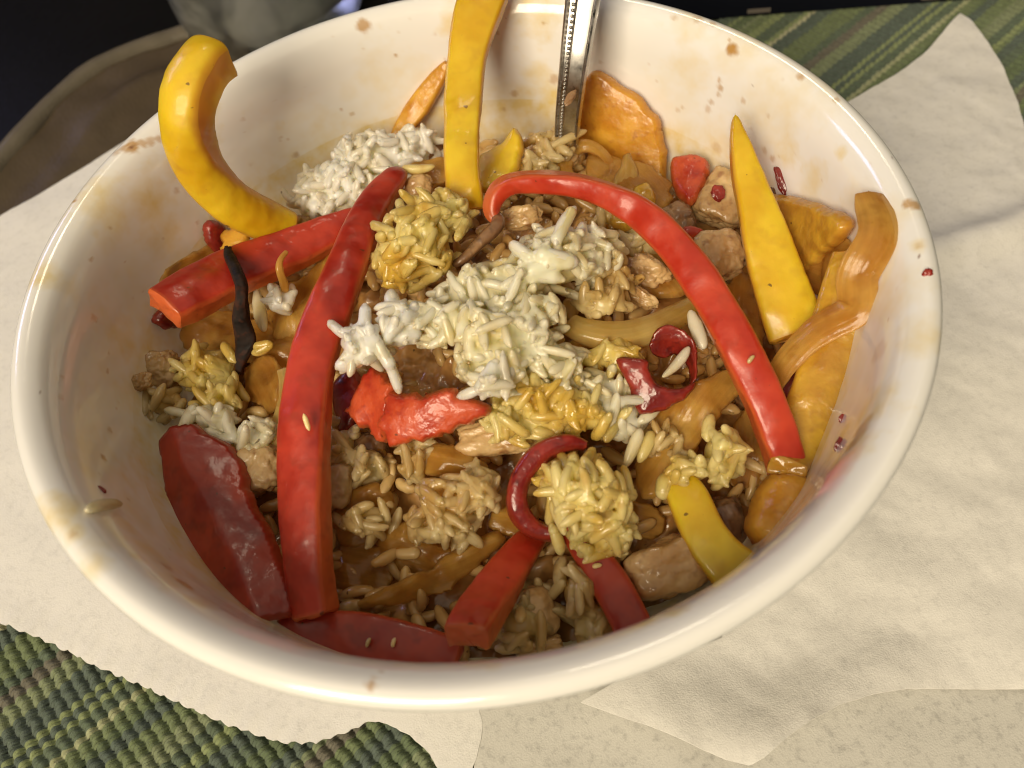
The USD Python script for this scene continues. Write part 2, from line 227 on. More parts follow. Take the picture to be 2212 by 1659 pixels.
for _ in range(72):
    a = rng.uniform(0, 2*np.pi); z = rng.uniform(.042, .0635); p = np.array([r_in(z)*math.cos(a), r_in(z)*math.sin(a), z]); dd = p - CAM; dp = dd @ fw
    FILM.append((W/2 + F*(dd @ RT)/dp, H/2 - F*(dd @ UP)/dp, rng.uniform(10, 60), rng.uniform(.2, .75)))
for _ in range(110):                                                    # small sauce freckles over the wall
    a = rng.uniform(0, 2*np.pi); z = rng.uniform(.045, .0655); p = np.array([r_in(z)*math.cos(a), r_in(z)*math.sin(a), z])
    dd = p - CAM; dp = dd @ fw; STAIN.append((W/2 + F*(dd @ RT)/dp, H/2 - F*(dd @ UP)/dp, rng.uniform(1.5, 5), rng.uniform(.12, .4)))
wob = .75*fb(bv, 520, 3, 4) + .65*fb(bv*[1, 1, .4], 190, 4, 3)
for arr, lst, soft in ((film, FILM, .9), (stain, STAIN, .55), (dark, DARK, .3)):
    for u, v, r, s in lst:
        p = wall(u, v); rm = mm_px(r, p)
        d = np.linalg.norm(bv - p, axis=1)/rm
        near = d < 2.2
        val = np.clip((1 + soft*.5 - d[near]*(1 + 1.4*wob[near]))/soft, 0, 1)*s
        arr[near] = np.maximum(arr[near], val*inside[near] if v < 1400 else val)
zz, rr_ = bv[:, 2], np.hypot(bv[:, 0], bv[:, 1])                            # oily tide mark just above the food
tide = np.exp(-((zz - .0425 - .012*fb(bv, 60, 8, 3))/.0035)**2)*inside
film = np.maximum(film, np.clip(tide*.95*(.6 + 2.4*fb(bv, 140, 9, 4)), 0, .8))
film = np.maximum(film, np.where(inside & (zz < .042), .85, 0))
bowl = thing('bowl', 'round white bowl with flared rim, sauce spotted, holding the stir-fry', 'bowl', loc=(0, 0, 0))
mesh_at('body', (bv, bf), M['bowl'], bowl, True, {'film': film, 'stain': stain, 'dark': dark})

# ---------------------------------------------------------------- builders
def strip(name, label, cat, pts, thick, m, arch=.08, roll=0.0, n=3.6, group=None, upmix=.35, fl_side=.75, cap=True, jag=.00020, parent=None, wide=None, taper=(0, 0), back=1.0, chamf=.85, under=.94, ribs=0.0, skew=0.0):
    """a curved strip of vegetable: pts = (u, v, mm above food, width in px)"""
    sd_ = sd(label or name)
    P = np.array([(at(*q[:3]) if len(q) < 5 else wall(q[0], q[1], q[2]) if q[4] == 1 else CAM + ray(q[0], q[1])*q[2]*.001) for q in pts]); wd = np.array([mm_px(q[3], p) for q, p in zip(pts, P)])
    c = np.r_[0, np.cumsum(np.linalg.norm(np.diff(P, axis=0), axis=1))]; L = c[-1]
    cs = CubicSpline(c, P) if len(pts) > 2 else (lambda s: np.stack([np.interp(s, c, P[:, k]) for k in range(3)], -1))
    ns = max(12, int(L/.0007)); s = np.linspace(0, L, ns); X = cs(s); w = PchipInterpolator(c, wd)(s)
    rl = np.interp(s, np.linspace(0, L, np.size(roll)), np.atleast_1d(roll))
    T = np.gradient(X, axis=0); T /= np.linalg.norm(T, axis=1, keepdims=True)
    V = np.stack([nrm(CAM - x)*(1 - upmix) + np.array([0, 0, upmix]) for x in X]); Nn = V - (V*T).sum(1, keepdims=True)*T; Nn /= np.linalg.norm(Nn, axis=1, keepdims=True)
    B = np.cross(T, Nn)
    rl = rl + .5*fb(np.c_[s, 0*s, 0*s + 1], 70, sd_ + 11, 2)
    cr, sr = np.cos(rl)[:, None], np.sin(rl)[:, None]; Nn, B = Nn*cr + B*sr, B*cr - Nn*sr
    tk = np.minimum(thick*.001, w*.9)
    tk = tk*(1 + .35*fb(np.c_[s, 0*s, 0*s], 220, sd_, 2))
    w = w*(1 + .14*fb(np.c_[s, 0*s + 3, 0*s], 160, sd_ + 1, 3))
    for e, amt in ((0, taper[0]), (1, taper[1])):
        if amt:
            q = np.clip((s if e == 0 else L - s)/(amt*.001), 0, 1); k = np.sqrt(1 - (1 - q)**2)*.97 + .03; w = w*k; tk = tk*(.35 + .65*k)
    nt = 33 if ribs else 19; x = -np.cos(np.linspace(0, np.pi, nt))*.5; W_ = w[:, None]; TK = tk[:, None]
    cr_ = np.minimum(chamf*.001, TK*.4); ed = np.clip((np.abs(x)[None]*W_ - (W_/2 - cr_))/cr_, 0, 1)
    curve = lambda x_: arch*W_*(.5 - 4*x_**2*1.0)
    yt = curve(x)+ TK/2 - cr_*(1 - np.sqrt(np.clip(1 - ed**2, 0, 1)))
    if ribs: yt = yt + ribs*.001*np.sin(x[None]*W_/.0011*2*np.pi + 4*fb(np.c_[s, 0*s, 0*s + 9], 120, sd_ + 7, 2)[:, None])*(1 - ed)
    lip = .0003*fb(np.stack([s, 0*s, 0*s + 5], -1), 420, sd_ + 4, 3)[:, None]*2          # uneven knife edges
    xb = x[::-1]*under; yb = curve(xb/under*1.0) - TK/2 + .12*TK*np.cos(np.pi*xb/under)*0
    seg = lambda xa, ya, xc, yc, m=6: (np.stack([xa + (xc - xa)*t for t in np.linspace(0, 1, m)], -1), np.stack([ya + (yc - ya)*t for t in np.linspace(0, 1, m)], -1))
    X_top, Y_top = x[None]*W_, yt
    X_bot, Y_bot = xb[None]*W_, yb
    sr_x, sr_y = seg(X_top[:, -1], Y_top[:, -1], X_bot[:, 0], Y_bot[:, 0]); sl_x, sl_y = seg(X_bot[:, -1], Y_bot[:, -1], X_top[:, 0], Y_top[:, 0])
    bulge = np.sin(np.linspace(0, np.pi, 6))[None]
    g2 = fb(np.stack([np.repeat(s[:, None], 6, 1), sr_y*1.5, 0*sr_y + 2], -1).reshape(-1, 3), 500, sd_ + 9, 3).reshape(sr_x.shape)
    sr_x = sr_x + bulge*(g2*.0007 + lip); sl_x = sl_x - bulge*(g2[::-1]*.0007 + lip)
    V_, F_, A_, base, loop = [], [], [], 0, []; AC_ = []
    cflesh = np.clip((ed - .25)/.6, 0, 1)*.8
    for Xs_, Ys_, fl_ in ((X_top, Y_top, cflesh), (sr_x, sr_y, np.ones_like(sr_x)), (X_bot, Y_bot, np.full_like(X_bot, back)), (sl_x, sl_y, np.ones_like(sl_x))):
        g3 = X[:, None] + B[:, None]*Xs_[..., None] + Nn[:, None]*Ys_[..., None]; m_ = g3.shape[1]
        g3 = g3 + (fb(g3.reshape(-1, 3), 260, sd_ + 2, 3).reshape(ns, m_)*jag*4)[..., None]*Nn[:, None]
        I = base + np.arange(ns*m_).reshape(ns, m_); F_.append(np.stack([I[:-1, :-1], I[:-1, 1:], I[1:, 1:], I[1:, :-1]], -1).reshape(-1, 4)); V_.append(g3.reshape(-1, 3)); base += ns*m_
        AC_.append((Xs_ + 0*fl_).ravel()); ends = np.clip(1 - np.minimum(s, L - s)/.0007, 0, 1)[:, None]*.7; A_.append(np.maximum(fl_, ends + 0*fl_).ravel()); loop.append(g3[:, :-1])
    loop = np.concatenate(loop, 1); K = loop.shape[1]; a = np.linspace(0, 2*np.pi, K, endpoint=False); tri = []
    for e, o in ((0, -1), (ns - 1, 1)):                                    # cut ends: own vertices, slightly torn
        r0 = loop[e]; cen = r0.mean(0); sl_ = (r0 - cen) @ Nn[e]*skew; r0b = r0
        r1 = cen + (r0 - cen)*.90 + T[e]*o*(tk[e]*.10 + .0002*np.sin(a*5 + sd_))[:, None]; r2 = cen + (r0 - cen)*.5 + T[e]*o*(tk[e]*.12 + .0003*np.sin(a*3 + sd_))[:, None]
        V_ += [r0b, r1, r2, (cen + T[e]*o*tk[e]*.10)[None]]; A_.append(np.ones(3*K + 1)); AC_.append(np.zeros(3*K + 1))
        q = base + np.arange(K); qn = np.roll(q, -1)
        for lvl in (0, 1):
            qq = np.stack([q + lvl*K, qn + lvl*K, qn + (lvl + 1)*K, q + (lvl + 1)*K], -1); F_.append(qq if o > 0 else qq[:, ::-1])
        t3 = np.stack([q + 2*K, qn + 2*K, 0*q + base + 3*K], -1); tri.append(t3 if o > 0 else t3[:, ::-1]); base += 3*K + 1
    q4 = np.vstack(F_); f = np.vstack([q4[:, [0, 1, 2]], q4[:, [0, 2, 3]]] + tri)
    Vv = np.vstack(V_)
    if np.dot(trimesh.Trimesh(Vv, f, process=False).volume, 1) < 0: f = f[:, ::-1]
    p = mesh_at(name, (Vv, f), M[m] if isinstance(m, str) else m, parent, True, {'flesh': np.concatenate(A_), 'across': np.concatenate(AC_)})
    return tag(p, label, cat, group) if parent is None else p

def smooth_loop(P, per=8):
    P = np.asarray(P, float); Q = np.vstack([P[-2:], P, P[:3]]); out = []
    for i in range(2, len(P) + 2):
        a, b, c, d = Q[i - 1], Q[i], Q[i + 1], Q[i + 2]
        for k in range(per):
            t = k/per; out.append(.5*(2*b + (c - a)*t + (2*a - 5*b + 4*c - d)*t*t + (3*b - a - 3*c + d)*t**3))
    return np.array(out)

def slab(name, label, cat, poly, thick, m, dome=0.0, group=None, rag=.0004, wave=.0, edge_flesh=1.0, onwall=False, crease=0.0, rounding=.28, jag=.00005, parent=None, fib=0.0, fold=0.0):
    """a flat or domed piece: poly = (u, v, mm above food) round its outline"""
    sd_ = sd(label or name)
    P = np.array([(wall(q[0], q[1], q[2]) if onwall else at(*q)) for q in poly]); P = smooth_loop(P, 7)
    cen = P.mean(0); U_, s_, Vt_ = np.linalg.svd(P - cen); nn = Vt_[2]
    if nn @ (CAM - cen) < 0: nn = -nn
    e1 = Vt_[0]; e2 = np.cross(nn, e1)
    xy = np.c_[(P - cen) @ e1, (P - cen) @ e2]; hz = (P - cen) @ nn
    ang = np.arange(len(xy)); rgs = fb(np.c_[xy, 0*ang], 420, sd_, 3)*rag*6
    out = xy/np.maximum(np.linalg.norm(xy, axis=1, keepdims=True), 1e-9); xy = xy + out*rgs[:, None]
    pg = Polygon(xy).buffer(0)
    if pg.geom_type != 'Polygon': pg = max(pg.geoms, key=lambda g: g.area)
    per = pg.exterior.length; st = max(.0006, per/220); bd = np.array([pg.exterior.interpolate(d).coords[0] for d in np.arange(0, per, st)])
    x0, y0, x1, y1 = pg.bounds; gx, gy = np.meshgrid(np.arange(x0, x1, st), np.arange(y0, y1, st)); gy = gy + (np.arange(gx.shape[1]) % 2)*st*.5; g = np.c_[gx.ravel(), gy.ravel()]
    pts_ = shapely.points(g); dist = shapely.distance(pg.exterior, pts_); ok = shapely.contains(pg, pts_) & (dist > st*.35); g, dist = g[ok], dist[ok]
    rr = thick*.001*rounding
    rings = [bd]; dd = [np.zeros(len(bd))]
    A = np.vstack([bd, g]); D = np.r_[np.zeros(len(bd)), dist]
    tri = Delaunay(A).simplices; cc = A[tri].mean(1); tri = tri[shapely.contains(pg.buffer(1e-5), shapely.points(cc))]
    w2 = ((A[:, None] - xy[None])**2).sum(-1) + 1e-8; wt = w2**-1.5; h0 = (wt*hz).sum(1)/wt.sum(1)
    prof = np.sqrt(np.clip(1 - (1 - np.clip(D/rr, 0, 1))**2, 0, 1))*thick*.0005
    hw = max(D.max(), 1e-6); h0 = h0 + dome*.001*(1 - (1 - D/hw)**2)
    P3 = cen + A[:, :1]*e1 + A[:, 1:]*e2
    if fold: h0 = h0 + fold*.001*(1 - np.abs(A[:, 1] + .0012*fb(np.c_[A, 0*D], 120, sd_ + 2, 2)*4)/max(np.abs(A[:, 1]).max(), 1e-6))
    if crease: h0 = h0 + crease*.001*np.exp(-(A[:, 1]/(.0025))**2)*np.clip(D/.002, 0, 1)
    h0 = h0 + wave*.001*2*fb(P3, 170, sd_ + 3, 2)*np.clip(D/.001 + .3, 0, 1)
    if fib: h0 = h0 + fib*.001*np.sin(A[:, 1]/.0012*2*np.pi + 9*fb(P3, 150, sd_ + 8, 2))*np.clip(D/.001, 0, 1)
    dn = fb(P3, 500, sd_ + 5, 3)*jag*6*np.clip(D/rr, 0, 1)
    top = P3 + nn*(h0 + prof + dn)[:, None]; bot = P3 + nn*(h0 - prof)[:, None]
    nb = len(bd); n_ = len(A); mp = np.r_[np.arange(nb), np.arange(n_, n_ + n_ - nb)]
    a0, b0, c0 = A[tri[:, 0]], A[tri[:, 1]], A[tri[:, 2]]; cr = (b0 - a0)[:, 0]*(c0 - a0)[:, 1] - (b0 - a0)[:, 1]*(c0 - a0)[:, 0]
    tri = np.where((cr < 0)[:, None], tri[:, ::-1], tri)
    f = np.vstack([tri, mp[tri][:, ::-1]]); v = np.vstack([top, bot[nb:]])
    fl = np.clip(1 - D/(rr*.8 + 1e-9), 0, 1)*edge_flesh
    p = mesh_at(name, (v, f), M[m] if isinstance(m, str) else m, parent, True, {'flesh': np.r_[fl, np.maximum(fl[nb:], .8)], 'across': np.r_[A[:, 1], A[nb:, 1]]})
    return tag(p, label, cat, group) if parent is None else p

ICO = trimesh.creation.icosphere(4); ICO3 = trimesh.creation.icosphere(3)
def chunk(name, label, cat, u, v, dz, wpx, hpx, dmm, m, rot=0.0, box=5.0, rough=.13, group=None, tilt=0.3):
    sd_ = sd(label); c = at(u, v, dz); d = ICO.vertices.copy()
    q = d/(np.abs(d)**box).sum(1, keepdims=True)**(1/box)
    a = RT*math.cos(rot) + UP*math.sin(rot); b = -RT*math.sin(rot) + UP*math.cos(rot); k = -fw
    k = nrm(k + tilt*np.array([0, 0, 1.0])); a = nrm(a - (a @ k)*k); b = np.cross(k, a)
    sz = np.array([mm_px(wpx, c), mm_px(hpx, c), dmm*.001])/2
    sc = sz.mean(); n1 = fb(d*1.3 + sd_, 1.0, sd_, 2); n2 = fb(d*4 + sd_, 1.0, sd_ + 1, 3)
    q = q*(1 + rough*3.0*n1 + rough*2.2*n2)[:, None]
    vv = c + (q*sz) @ np.stack([a, b, k])
    return tag(mesh_at(name, (vv, ICO.faces), M[m], None, True, {'flesh': np.clip(n2*2 + .3, 0, 1)}), label, cat, group)

GR, GK = 9, 9
def grain_geo(c, ax, L, wd, bend, rs, blunt=3.0):
    """one cooked rice grain: a slightly bent, blunt spindle"""
    ax = nrm(ax); h = np.array([0, 0, 1.0]) if abs(ax[2]) < .9 else np.array([1.0, 0, 0]); b = nrm(np.cross(ax, h)); k = np.cross(ax, b)
    ph = rs.uniform(0, 2*np.pi); b, k = b*math.cos(ph) + k*math.sin(ph), k*math.cos(ph) - b*math.sin(ph)
    sgm = np.sin(np.linspace(-np.pi/2, np.pi/2, GR + 2)); an = np.linspace(0, 2*np.pi, GK, endpoint=False); asym = rs.uniform(-.22, .22)
    v = []
    for s in sgm[1:-1]:
        r = wd/2*(1 - abs(s)**blunt)**.55*(1 + asym*s); o = c + ax*s*L/2 + b*bend*(s*s - .4)*L
        v.append(o + np.outer(np.cos(an), b)*r*.86 + np.outer(np.sin(an), k)*r*(1 + .06*rs.standard_normal()))
    v = np.vstack(v); I = np.arange(GR*GK).reshape(GR, GK); J = np.roll(I, -1, 1)
    f = np.stack([I[:-1], J[:-1], J[1:], I[1:]], -1).reshape(-1, 4); f = np.vstack([f[:, :3], f[:, [0, 2, 3]]])
    e0, e1 = c + ax*-L/2 + b*bend*.6*L, c + ax*L/2 + b*bend*.6*L; n = len(v)
    v = np.vstack([v, e0, e1]); t0 = np.stack([J[0], I[0], 0*I[0] + n], -1); t1 = np.stack([I[-1], J[-1], 0*I[0] + n + 1], -1)
    return v, np.vstack([f, t0, t1])
def spike(q, rs, wpx=24):
    """a grain given by its two ends in the photograph: (u0, v0, dz0, u1, v1, dz1[, width])"""
    a, b = at(*q[:3]), at(*q[3:6]); wd = mm_px((q[6] if len(q) > 6 else wpx)*.9, a)
    return grain_geo((a + b)/2, b - a, np.linalg.norm(b - a), wd, rs.uniform(-.08, .08), rs)
def surface_net(f, o, h):
    """iso-surface of the field f (negative inside) on a regular grid with origin o and step h"""
    s_ = f < 0; n = np.array(f.shape) - 1; cr = [(i, j, k) for i in (0, 1) for j in (0, 1) for k in (0, 1)]
    sl = lambda c: tuple(slice(c[a], c[a] + n[a]) for a in range(3))
    cnt = sum(s_[sl(c)].astype(np.int8) for c in cr); act = (cnt > 0) & (cnt < 8)
    ix = np.argwhere(act); acc = np.zeros((len(ix), 3)); m = np.zeros(len(ix)); val = {c: f[sl(c)][act] for c in cr}
    for c in cr:
        for a in range(3):
            if c[a] == 0:
                d = tuple(1 if b == a else c[b] for b in range(3)); va, vb = val[c], val[d]; x = (va < 0) != (vb < 0)
                t = np.where(x, va/np.where(x, va - vb, 1), 0); p = np.tile(np.array(c, float), (len(ix), 1)); p[:, a] += t; acc += p*x[:, None]; m += x
    v = o + (ix + acc/m[:, None])*h; num = -np.ones(act.shape, int); num[act] = np.arange(len(ix)); F_ = []
    for a in range(3):
        b, c = (a + 1) % 3, (a + 2) % 3
        A0 = [slice(None)]*3; A1 = [slice(None)]*3; A0[a] = slice(0, -1); A1[a] = slice(1, None); x = s_[tuple(A0)] != s_[tuple(A1)]
        e = np.argwhere(x); e = e[(e[:, b] > 0) & (e[:, c] > 0) & (e[:, b] < f.shape[b] - 1) & (e[:, c] < f.shape[c] - 1)]
        g = lambda db, dc: num[tuple((e - np.eye(3, dtype=int)[b]*db - np.eye(3, dtype=int)[c]*dc).T)]
        q = np.stack([g(1, 1), g(0, 1), g(0, 0), g(1, 0)], -1); flip = ~s_[tuple(e.T)]; q[flip] = q[flip][:, ::-1]; F_.append(q)
    q = np.vstack(F_); q = q[(q >= 0).all(1)]; return v, np.vstack([q[:, [0, 1, 2]], q[:, [0, 2, 3]]])
def fuse(gl, extra, h=.00036, k=.00026, shrink=.00022):
    """the sticky mass between grains: smooth union of capsules (c, a, L, w) and ellipsoid cores"""
    ends = np.array([c + s*a*L/2 for c, a, L, w in gl for s in (-1, 1)] + [c for c, ax in extra]); pad = .0035
    lo, hi = ends.min(0) - pad, ends.max(0) + pad; nn = np.ceil((hi - lo)/h).astype(int) + 1
    G = np.stack(np.meshgrid(*[lo[i] + h*np.arange(nn[i]) for i in range(3)], indexing='ij'), -1); acc = np.zeros(G.shape[:3]); 
    for c, a, L, w in gl:
        r = w*.47; hl = max(L/2 - r*1.15, 1e-5); b0 = np.maximum(np.floor((c - L/2 - pad - lo)/h).astype(int), 0); b1 = np.ceil((c + L/2 + pad - lo)/h).astype(int) + 1
        S_ = tuple(slice(x, y) for x, y in zip(b0, b1)); d = G[S_] - c; t = np.clip(d @ a, -hl, hl); q = np.linalg.norm(d - t[..., None]*a, axis=-1) - r; acc[S_] += np.exp(-np.clip(q/k, -30, 30))
    for c, ax in extra:
        inv = np.linalg.inv(ax.T); d = (G - c) @ inv.T; rr = np.linalg.norm(d, axis=-1); q = (rr - .62)*np.linalg.norm(ax, axis=1).min(); acc += np.exp(-np.clip(q/k, -30, 30))
    f = -k*np.log(np.maximum(acc, 1e-12)) + shrink; return surface_net(f, lo, h)
def clump(label, blobs, m, spikes=(), dens=1.0, group='rice clumps in the bowl', mats=None, spike_m=None):
    rs = np.random.default_rng(sd(label)); c0 = at(*blobs[0][:3])
    t = thing('rice_clump', label, 'rice', group, c0); gl = []; extra = []
    for (u, v, dz, rx, ry, rz) in blobs:
        c = at(u, v, dz); ax = np.stack([RT, UP, -fw])*np.array([mm_px(rx, c), mm_px(ry, c), rz*.001])[:, None]; extra.append((c, ax))
        area = 4*math.pi*((mm_px(rx, c)*mm_px(ry, c) + mm_px(rx, c)*rz*.001 + mm_px(ry, c)*rz*.001)/3)*.62
        n = int(area/(.0062*.0021)*1.3*dens); made = 0
        while made < n:
            q = nrm(rs.standard_normal(3))
            if q[2] < -.25: continue
            p = c + (q*rs.uniform(.66, .95)) @ ax
            out = nrm((q/np.array([rx, ry, rz*8])) @ np.stack([RT, UP, -fw])); tan = nrm(np.cross(out, rs.standard_normal(3)))
            a = nrm(tan + out*rs.normal(0, .42)); L = rs.uniform(.0056, .0078); w = rs.uniform(.0018, .0023)
            gl.append((p, a, L, w)); mesh_at('grain', grain_geo(p, a, L, w, rs.uniform(-.11, .11), rs), M[m], t); made += 1
    for q in spikes:
        a, b = at(*q[:3]), at(*q[3:6]); w = mm_px(q[6] if len(q) > 6 else 26, a); gl.append(((a + b)/2, nrm(b - a), float(np.linalg.norm(b - a)), w))
        mesh_at('grain', spike(q, rs), M[spike_m or m], t)
    mesh_at('packed_rice', fuse(gl, extra), M[m.replace('rice', 'pack')], t)
    return t
def lone(label, q, m, w=26, group='single grains of rice'):
    rs = np.random.default_rng(sd(label)); return tag(mesh_at('rice_grain', spike(q, rs, w), M[m]), label, 'rice grain', group)

# ---------------------------------------------------------------- what lies underneath: sauce and loose bits
gx = np.linspace(-.07, .07, 190); X, Y = np.meshgrid(gx, gx); ok = np.hypot(X, Y) < .0695
Zs = np.array([[S(x, y) for x in gx] for y in gx]); q3 = np.stack([X, Y, 0*X], -1)
Zs = Zs - .0062 + .011*fb(q3, 95, 21, 3) + .006*fb(q3, 260, 22, 2)
sv = np.stack([X, Y, Zs], -1).reshape(-1, 3); I = np.arange(190*190).reshape(190, 190)
qf = np.stack([I[:-1, :-1], I[:-1, 1:], I[1:, 1:], I[1:, :-1]], -1).reshape(-1, 4); ok = ok.ravel() & (np.hypot(sv[:, 0], sv[:, 1]) < np.interp(sv[:, 2], zi, ri) + .0012); qf = qf[ok[qf].all(1)]
rr_ = np.hypot(sv[:, 0], sv[:, 1]); zmin = np.interp(rr_, ri, zi)
tag(mesh_at('brown_sauce', (sv, qf), M['sauce'], None, True), 'dark brown sauce filling the gaps beneath the rice and peppers', 'sauce', None, 'stuff')
rs = np.random.default_rng(11); bits = []
for _ in range(800):
    a = rs.uniform(0, 2*np.pi); r = .064*math.sqrt(rs.uniform()); x, y = r*math.cos(a), r*math.sin(a)
    z = S(x, y) - .0036 + rs.uniform(-.0030, .0022)
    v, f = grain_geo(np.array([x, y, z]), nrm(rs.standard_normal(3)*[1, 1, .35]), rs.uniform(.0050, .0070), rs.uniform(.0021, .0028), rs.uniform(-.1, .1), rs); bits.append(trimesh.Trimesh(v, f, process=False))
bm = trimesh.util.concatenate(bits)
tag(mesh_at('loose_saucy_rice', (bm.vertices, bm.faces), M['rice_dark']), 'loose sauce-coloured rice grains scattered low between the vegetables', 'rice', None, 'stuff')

# ---------------------------------------------------------------- onions, chicken and other low pieces
GO, GC = 'cooked onion slices', 'chicken pieces'
def onion(label, poly, m='onion', t=1.3, **k): return slab('onion_slice', label, 'onion', poly, t*.65, m, dome=k.pop('dome', 0)*.45, group=GO, wave=k.pop('wave', 2.2), fib=.11, rag=.0008, **k)
def onion_band(label, pts, m='onion', t=1.5, **k): return strip('onion_slice', label, 'onion', pts, t, m, arch=k.pop('arch', .16), group=GO, fl_side=.6, jag=.00012, ribs=k.pop('ribs', .022), chamf=.2, **k)
onion('dark onion layer in the hollow right of the long red strip, upper', [(715, 1120, -2), (760, 1060, -1), (830, 1055, -1), (850, 1100, -2), (810, 1160, -3), (740, 1180, -3)], 'onion_dark', 1.4, dome=1.5)
onion('dark onion layer in the hollow right of the long red strip, lower', [(712, 1190, -3), (770, 1165, -3), (840, 1190, -3), (850, 1250, -5), (780, 1295, -5), (720, 1270, -5)], 'onion_dark', 1.4, dome=1.5)
onion('brown onion layer reaching under the lower middle rice clump', [(820, 1120, -3), (880, 1130, -2), (960, 1180, -2), (1020, 1190, -3), (960, 1230, -4), (880, 1240, -4), (825, 1190, -4)], 'onion_dark', 1.4, dome=1.8)
onion('pointed crescent of onion above the bottom red pepper strip', [(765, 1308, -2), (820, 1275, 0), (900, 1235, 1), (980, 1190, 1), (1060, 1150, 0), (1085, 1165, -1), (1040, 1215, -1), (980, 1265, -1), (900, 1300, -2), (820, 1312, -2)], 'onion', 1.5, dome=1.2)
onion('brown onion sheet under the flat red strip at the left', [(400, 700, -2), (470, 670, -1), (560, 690, 0), (640, 720, 0), (630, 800, -1), (540, 790, -1), (450, 770, -2), (390, 750, -3)], 'onion_dark', 1.4, dome=1.5)
onion('amber onion sheet in the wedge between the two red strips', [(585, 640, 0), (650, 600, 1), (700, 560, 2), (725, 540, 2), (705, 620, 2), (680, 690, 2), (640, 750, 0), (590, 720, 0)], 'onion', 1.3, dome=1)
onion('curved onion skin cupping a dark bit left of the long red strip', [(540, 790, 1), (580, 770, 2), (612, 800, 3), (618, 850, 3), (605, 890, 2), (570, 880, 1), (530, 850, 0)], 'onion_dark', 1.0, dome=2)
onion_band('thin pale onion strip running down the left flank of the long red pepper', [(612, 800, 4, 26), (612, 880, 3, 30), (590, 960, 2, 46), (560, 1030, 1, 50), (530, 1050, 0, 20)], 'onion_pale', 1.2)
onion('brown onion slice behind the rice left of the leaning gold strip', [(1270, 330, 2), (1340, 345, 3), (1420, 370, 3), (1450, 420, 2), (1420, 470, 1), (1340, 450, 1), (1280, 410, 1)], 'onion_dark', 1.4, dome=1.5)
onion_band('small upright curl of onion behind the red arch, left one', [(1230, 385, 1, 30), (1225, 340, 3, 34), (1255, 315, 4, 30), (1300, 330, 4, 22), (1320, 375, 2, 16)], 'onion', 1.2)
onion('pointed onion petal standing behind the red arch', [(1322, 400, 2), (1345, 345, 5), (1362, 330, 6), (1375, 370, 4), (1385, 415, 2), (1350, 425, 1)], 'onion_pale', 1.1, dome=.8)
onion('dark onion slice inside the top of the red arch', [(1300, 480, 0), (1380, 500, 1), (1440, 560, 1), (1480, 620, 1), (1420, 650, 0), (1350, 610, 0), (1310, 560, 0)], 'onion_dark', 1.4, dome=1.6)
onion_band('golden onion band under the right-hand rice with a glossy ridge', [(1232, 700, 2, 50), (1290, 722, 4, 62), (1360, 722, 5, 64), (1430, 700, 5, 60), (1500, 660, 4, 46)], 'onion_pale', 1.8, arch=.2)
onion('brown onion petal with rounded tip left of the red arch, below the chili curl', [(1390, 900, 2), (1440, 870, 3), (1500, 825, 5), (1560, 808, 5), (1593, 820, 5), (1592, 858, 4), (1545, 905, 4), (1500, 960, 4), (1460, 1030, 3), (1420, 1075, 2), (1385, 1070, 1), (1375, 1000, 1)], 'onion', 1.7, dome=2.2)
onion('dark onion slice in the hollow right of the rice, inside the red arch', [(1590, 900, -1), (1640, 880, 0), (1670, 960, -1), (1690, 1030, -2), (1620, 1060, -3), (1570, 1020, -2)], 'onion_dark', 1.5, dome=1)
onion_band('long twisted onion ribbon from the right rim down across the tall pepper wedge', [(1896, 424, 2.5, 62, 1), (1918, 480, 3, 82, 1), (1922, 550, 4, 86, 1), (1896, 622, 5, 88, 1), (1846, 668, 149, 80, 2), (1794, 698, 151.5, 76, 2), (1738, 738, 153.5, 68, 2), (1692, 790, 155.5, 56, 2), (1660, 855, 158, 42, 2)], 'onion', .8, arch=.10, roll=[-.3, -.2, .1, .5, .2], taper=(1, 0))
onion('orange onion piece above the lower middle rice clump', [(905, 985, 3), (950, 960, 4), (1010, 965, 4), (1050, 1000, 4), (1060, 1040, 3), (1010, 1030, 3), (950, 1030, 3), (910, 1020, 2)], 'onion', 1.5, dome=1.8)
onion('pale onion slice below the lower middle rice, beside the dark chili curl', [(1060, 1110, 0), (1100, 1090, 1), (1160, 1120, 1), (1200, 1150, 0), (1170, 1165, -1), (1110, 1160, -1), (1060, 1150, -1)], 'onion', 1.3, dome=1)
onion('onion sheet behind the tall pepper wedge, right of the browned chicken', [(1640, 560, 0), (1660, 620, 0), (1650, 720, 0), (1640, 800, 0), (1600, 760, 0), (1560, 660, 0), (1580, 600, 0)], 'onion_dark', 1.4, dome=1)
onion('brown onion sliver in the shade of the front rim, left of the yellow hook', [(1300, 1100, -2), (1380, 1090, -1), (1440, 1110, -2), (1430, 1150, -3), (1360, 1160, -3)], 'onion_dark', 1.3, dome=1)
onion('dark curved onion in the hollow under the central orange chunk', [(740, 900, -1), (800, 960, -1), (840, 1000, -2), (850, 1060, -3), (790, 1050, -3), (740, 1000, -2)], 'onion_dark', 1.3, dome=1)
onion_band('thin onion strand on top of the flat red strip', [(618, 545, 13, 10), (605, 590, 12, 16), (614, 615, 9, 18), (595, 655, 6, 10)], 'onion', .8)
onion('brown onion scrap against the left wall beneath the flat red strip', [(350, 590, -1), (420, 545, 0), (470, 520, 0), (480, 560, 0), (400, 600, 0), (350, 620, -1)], 'onion_dark', 1.2, dome=.8)
onion('onion slice under the tall yellow strip, left of the red arch end', [(870, 345, 4), (930, 340, 5), (990, 345, 5), (985, 385, 4), (900, 385, 4)], 'onion', 1.3, dome=1)
onion('translucent onion at the right behind the ribbon, near the ochre slab', [(1700, 500, 1), (1760, 470, 2), (1830, 520, 2), (1860, 600, 2), (1800, 640, 2), (1740, 620, 1)], 'onion', 1.4, dome=1.5)

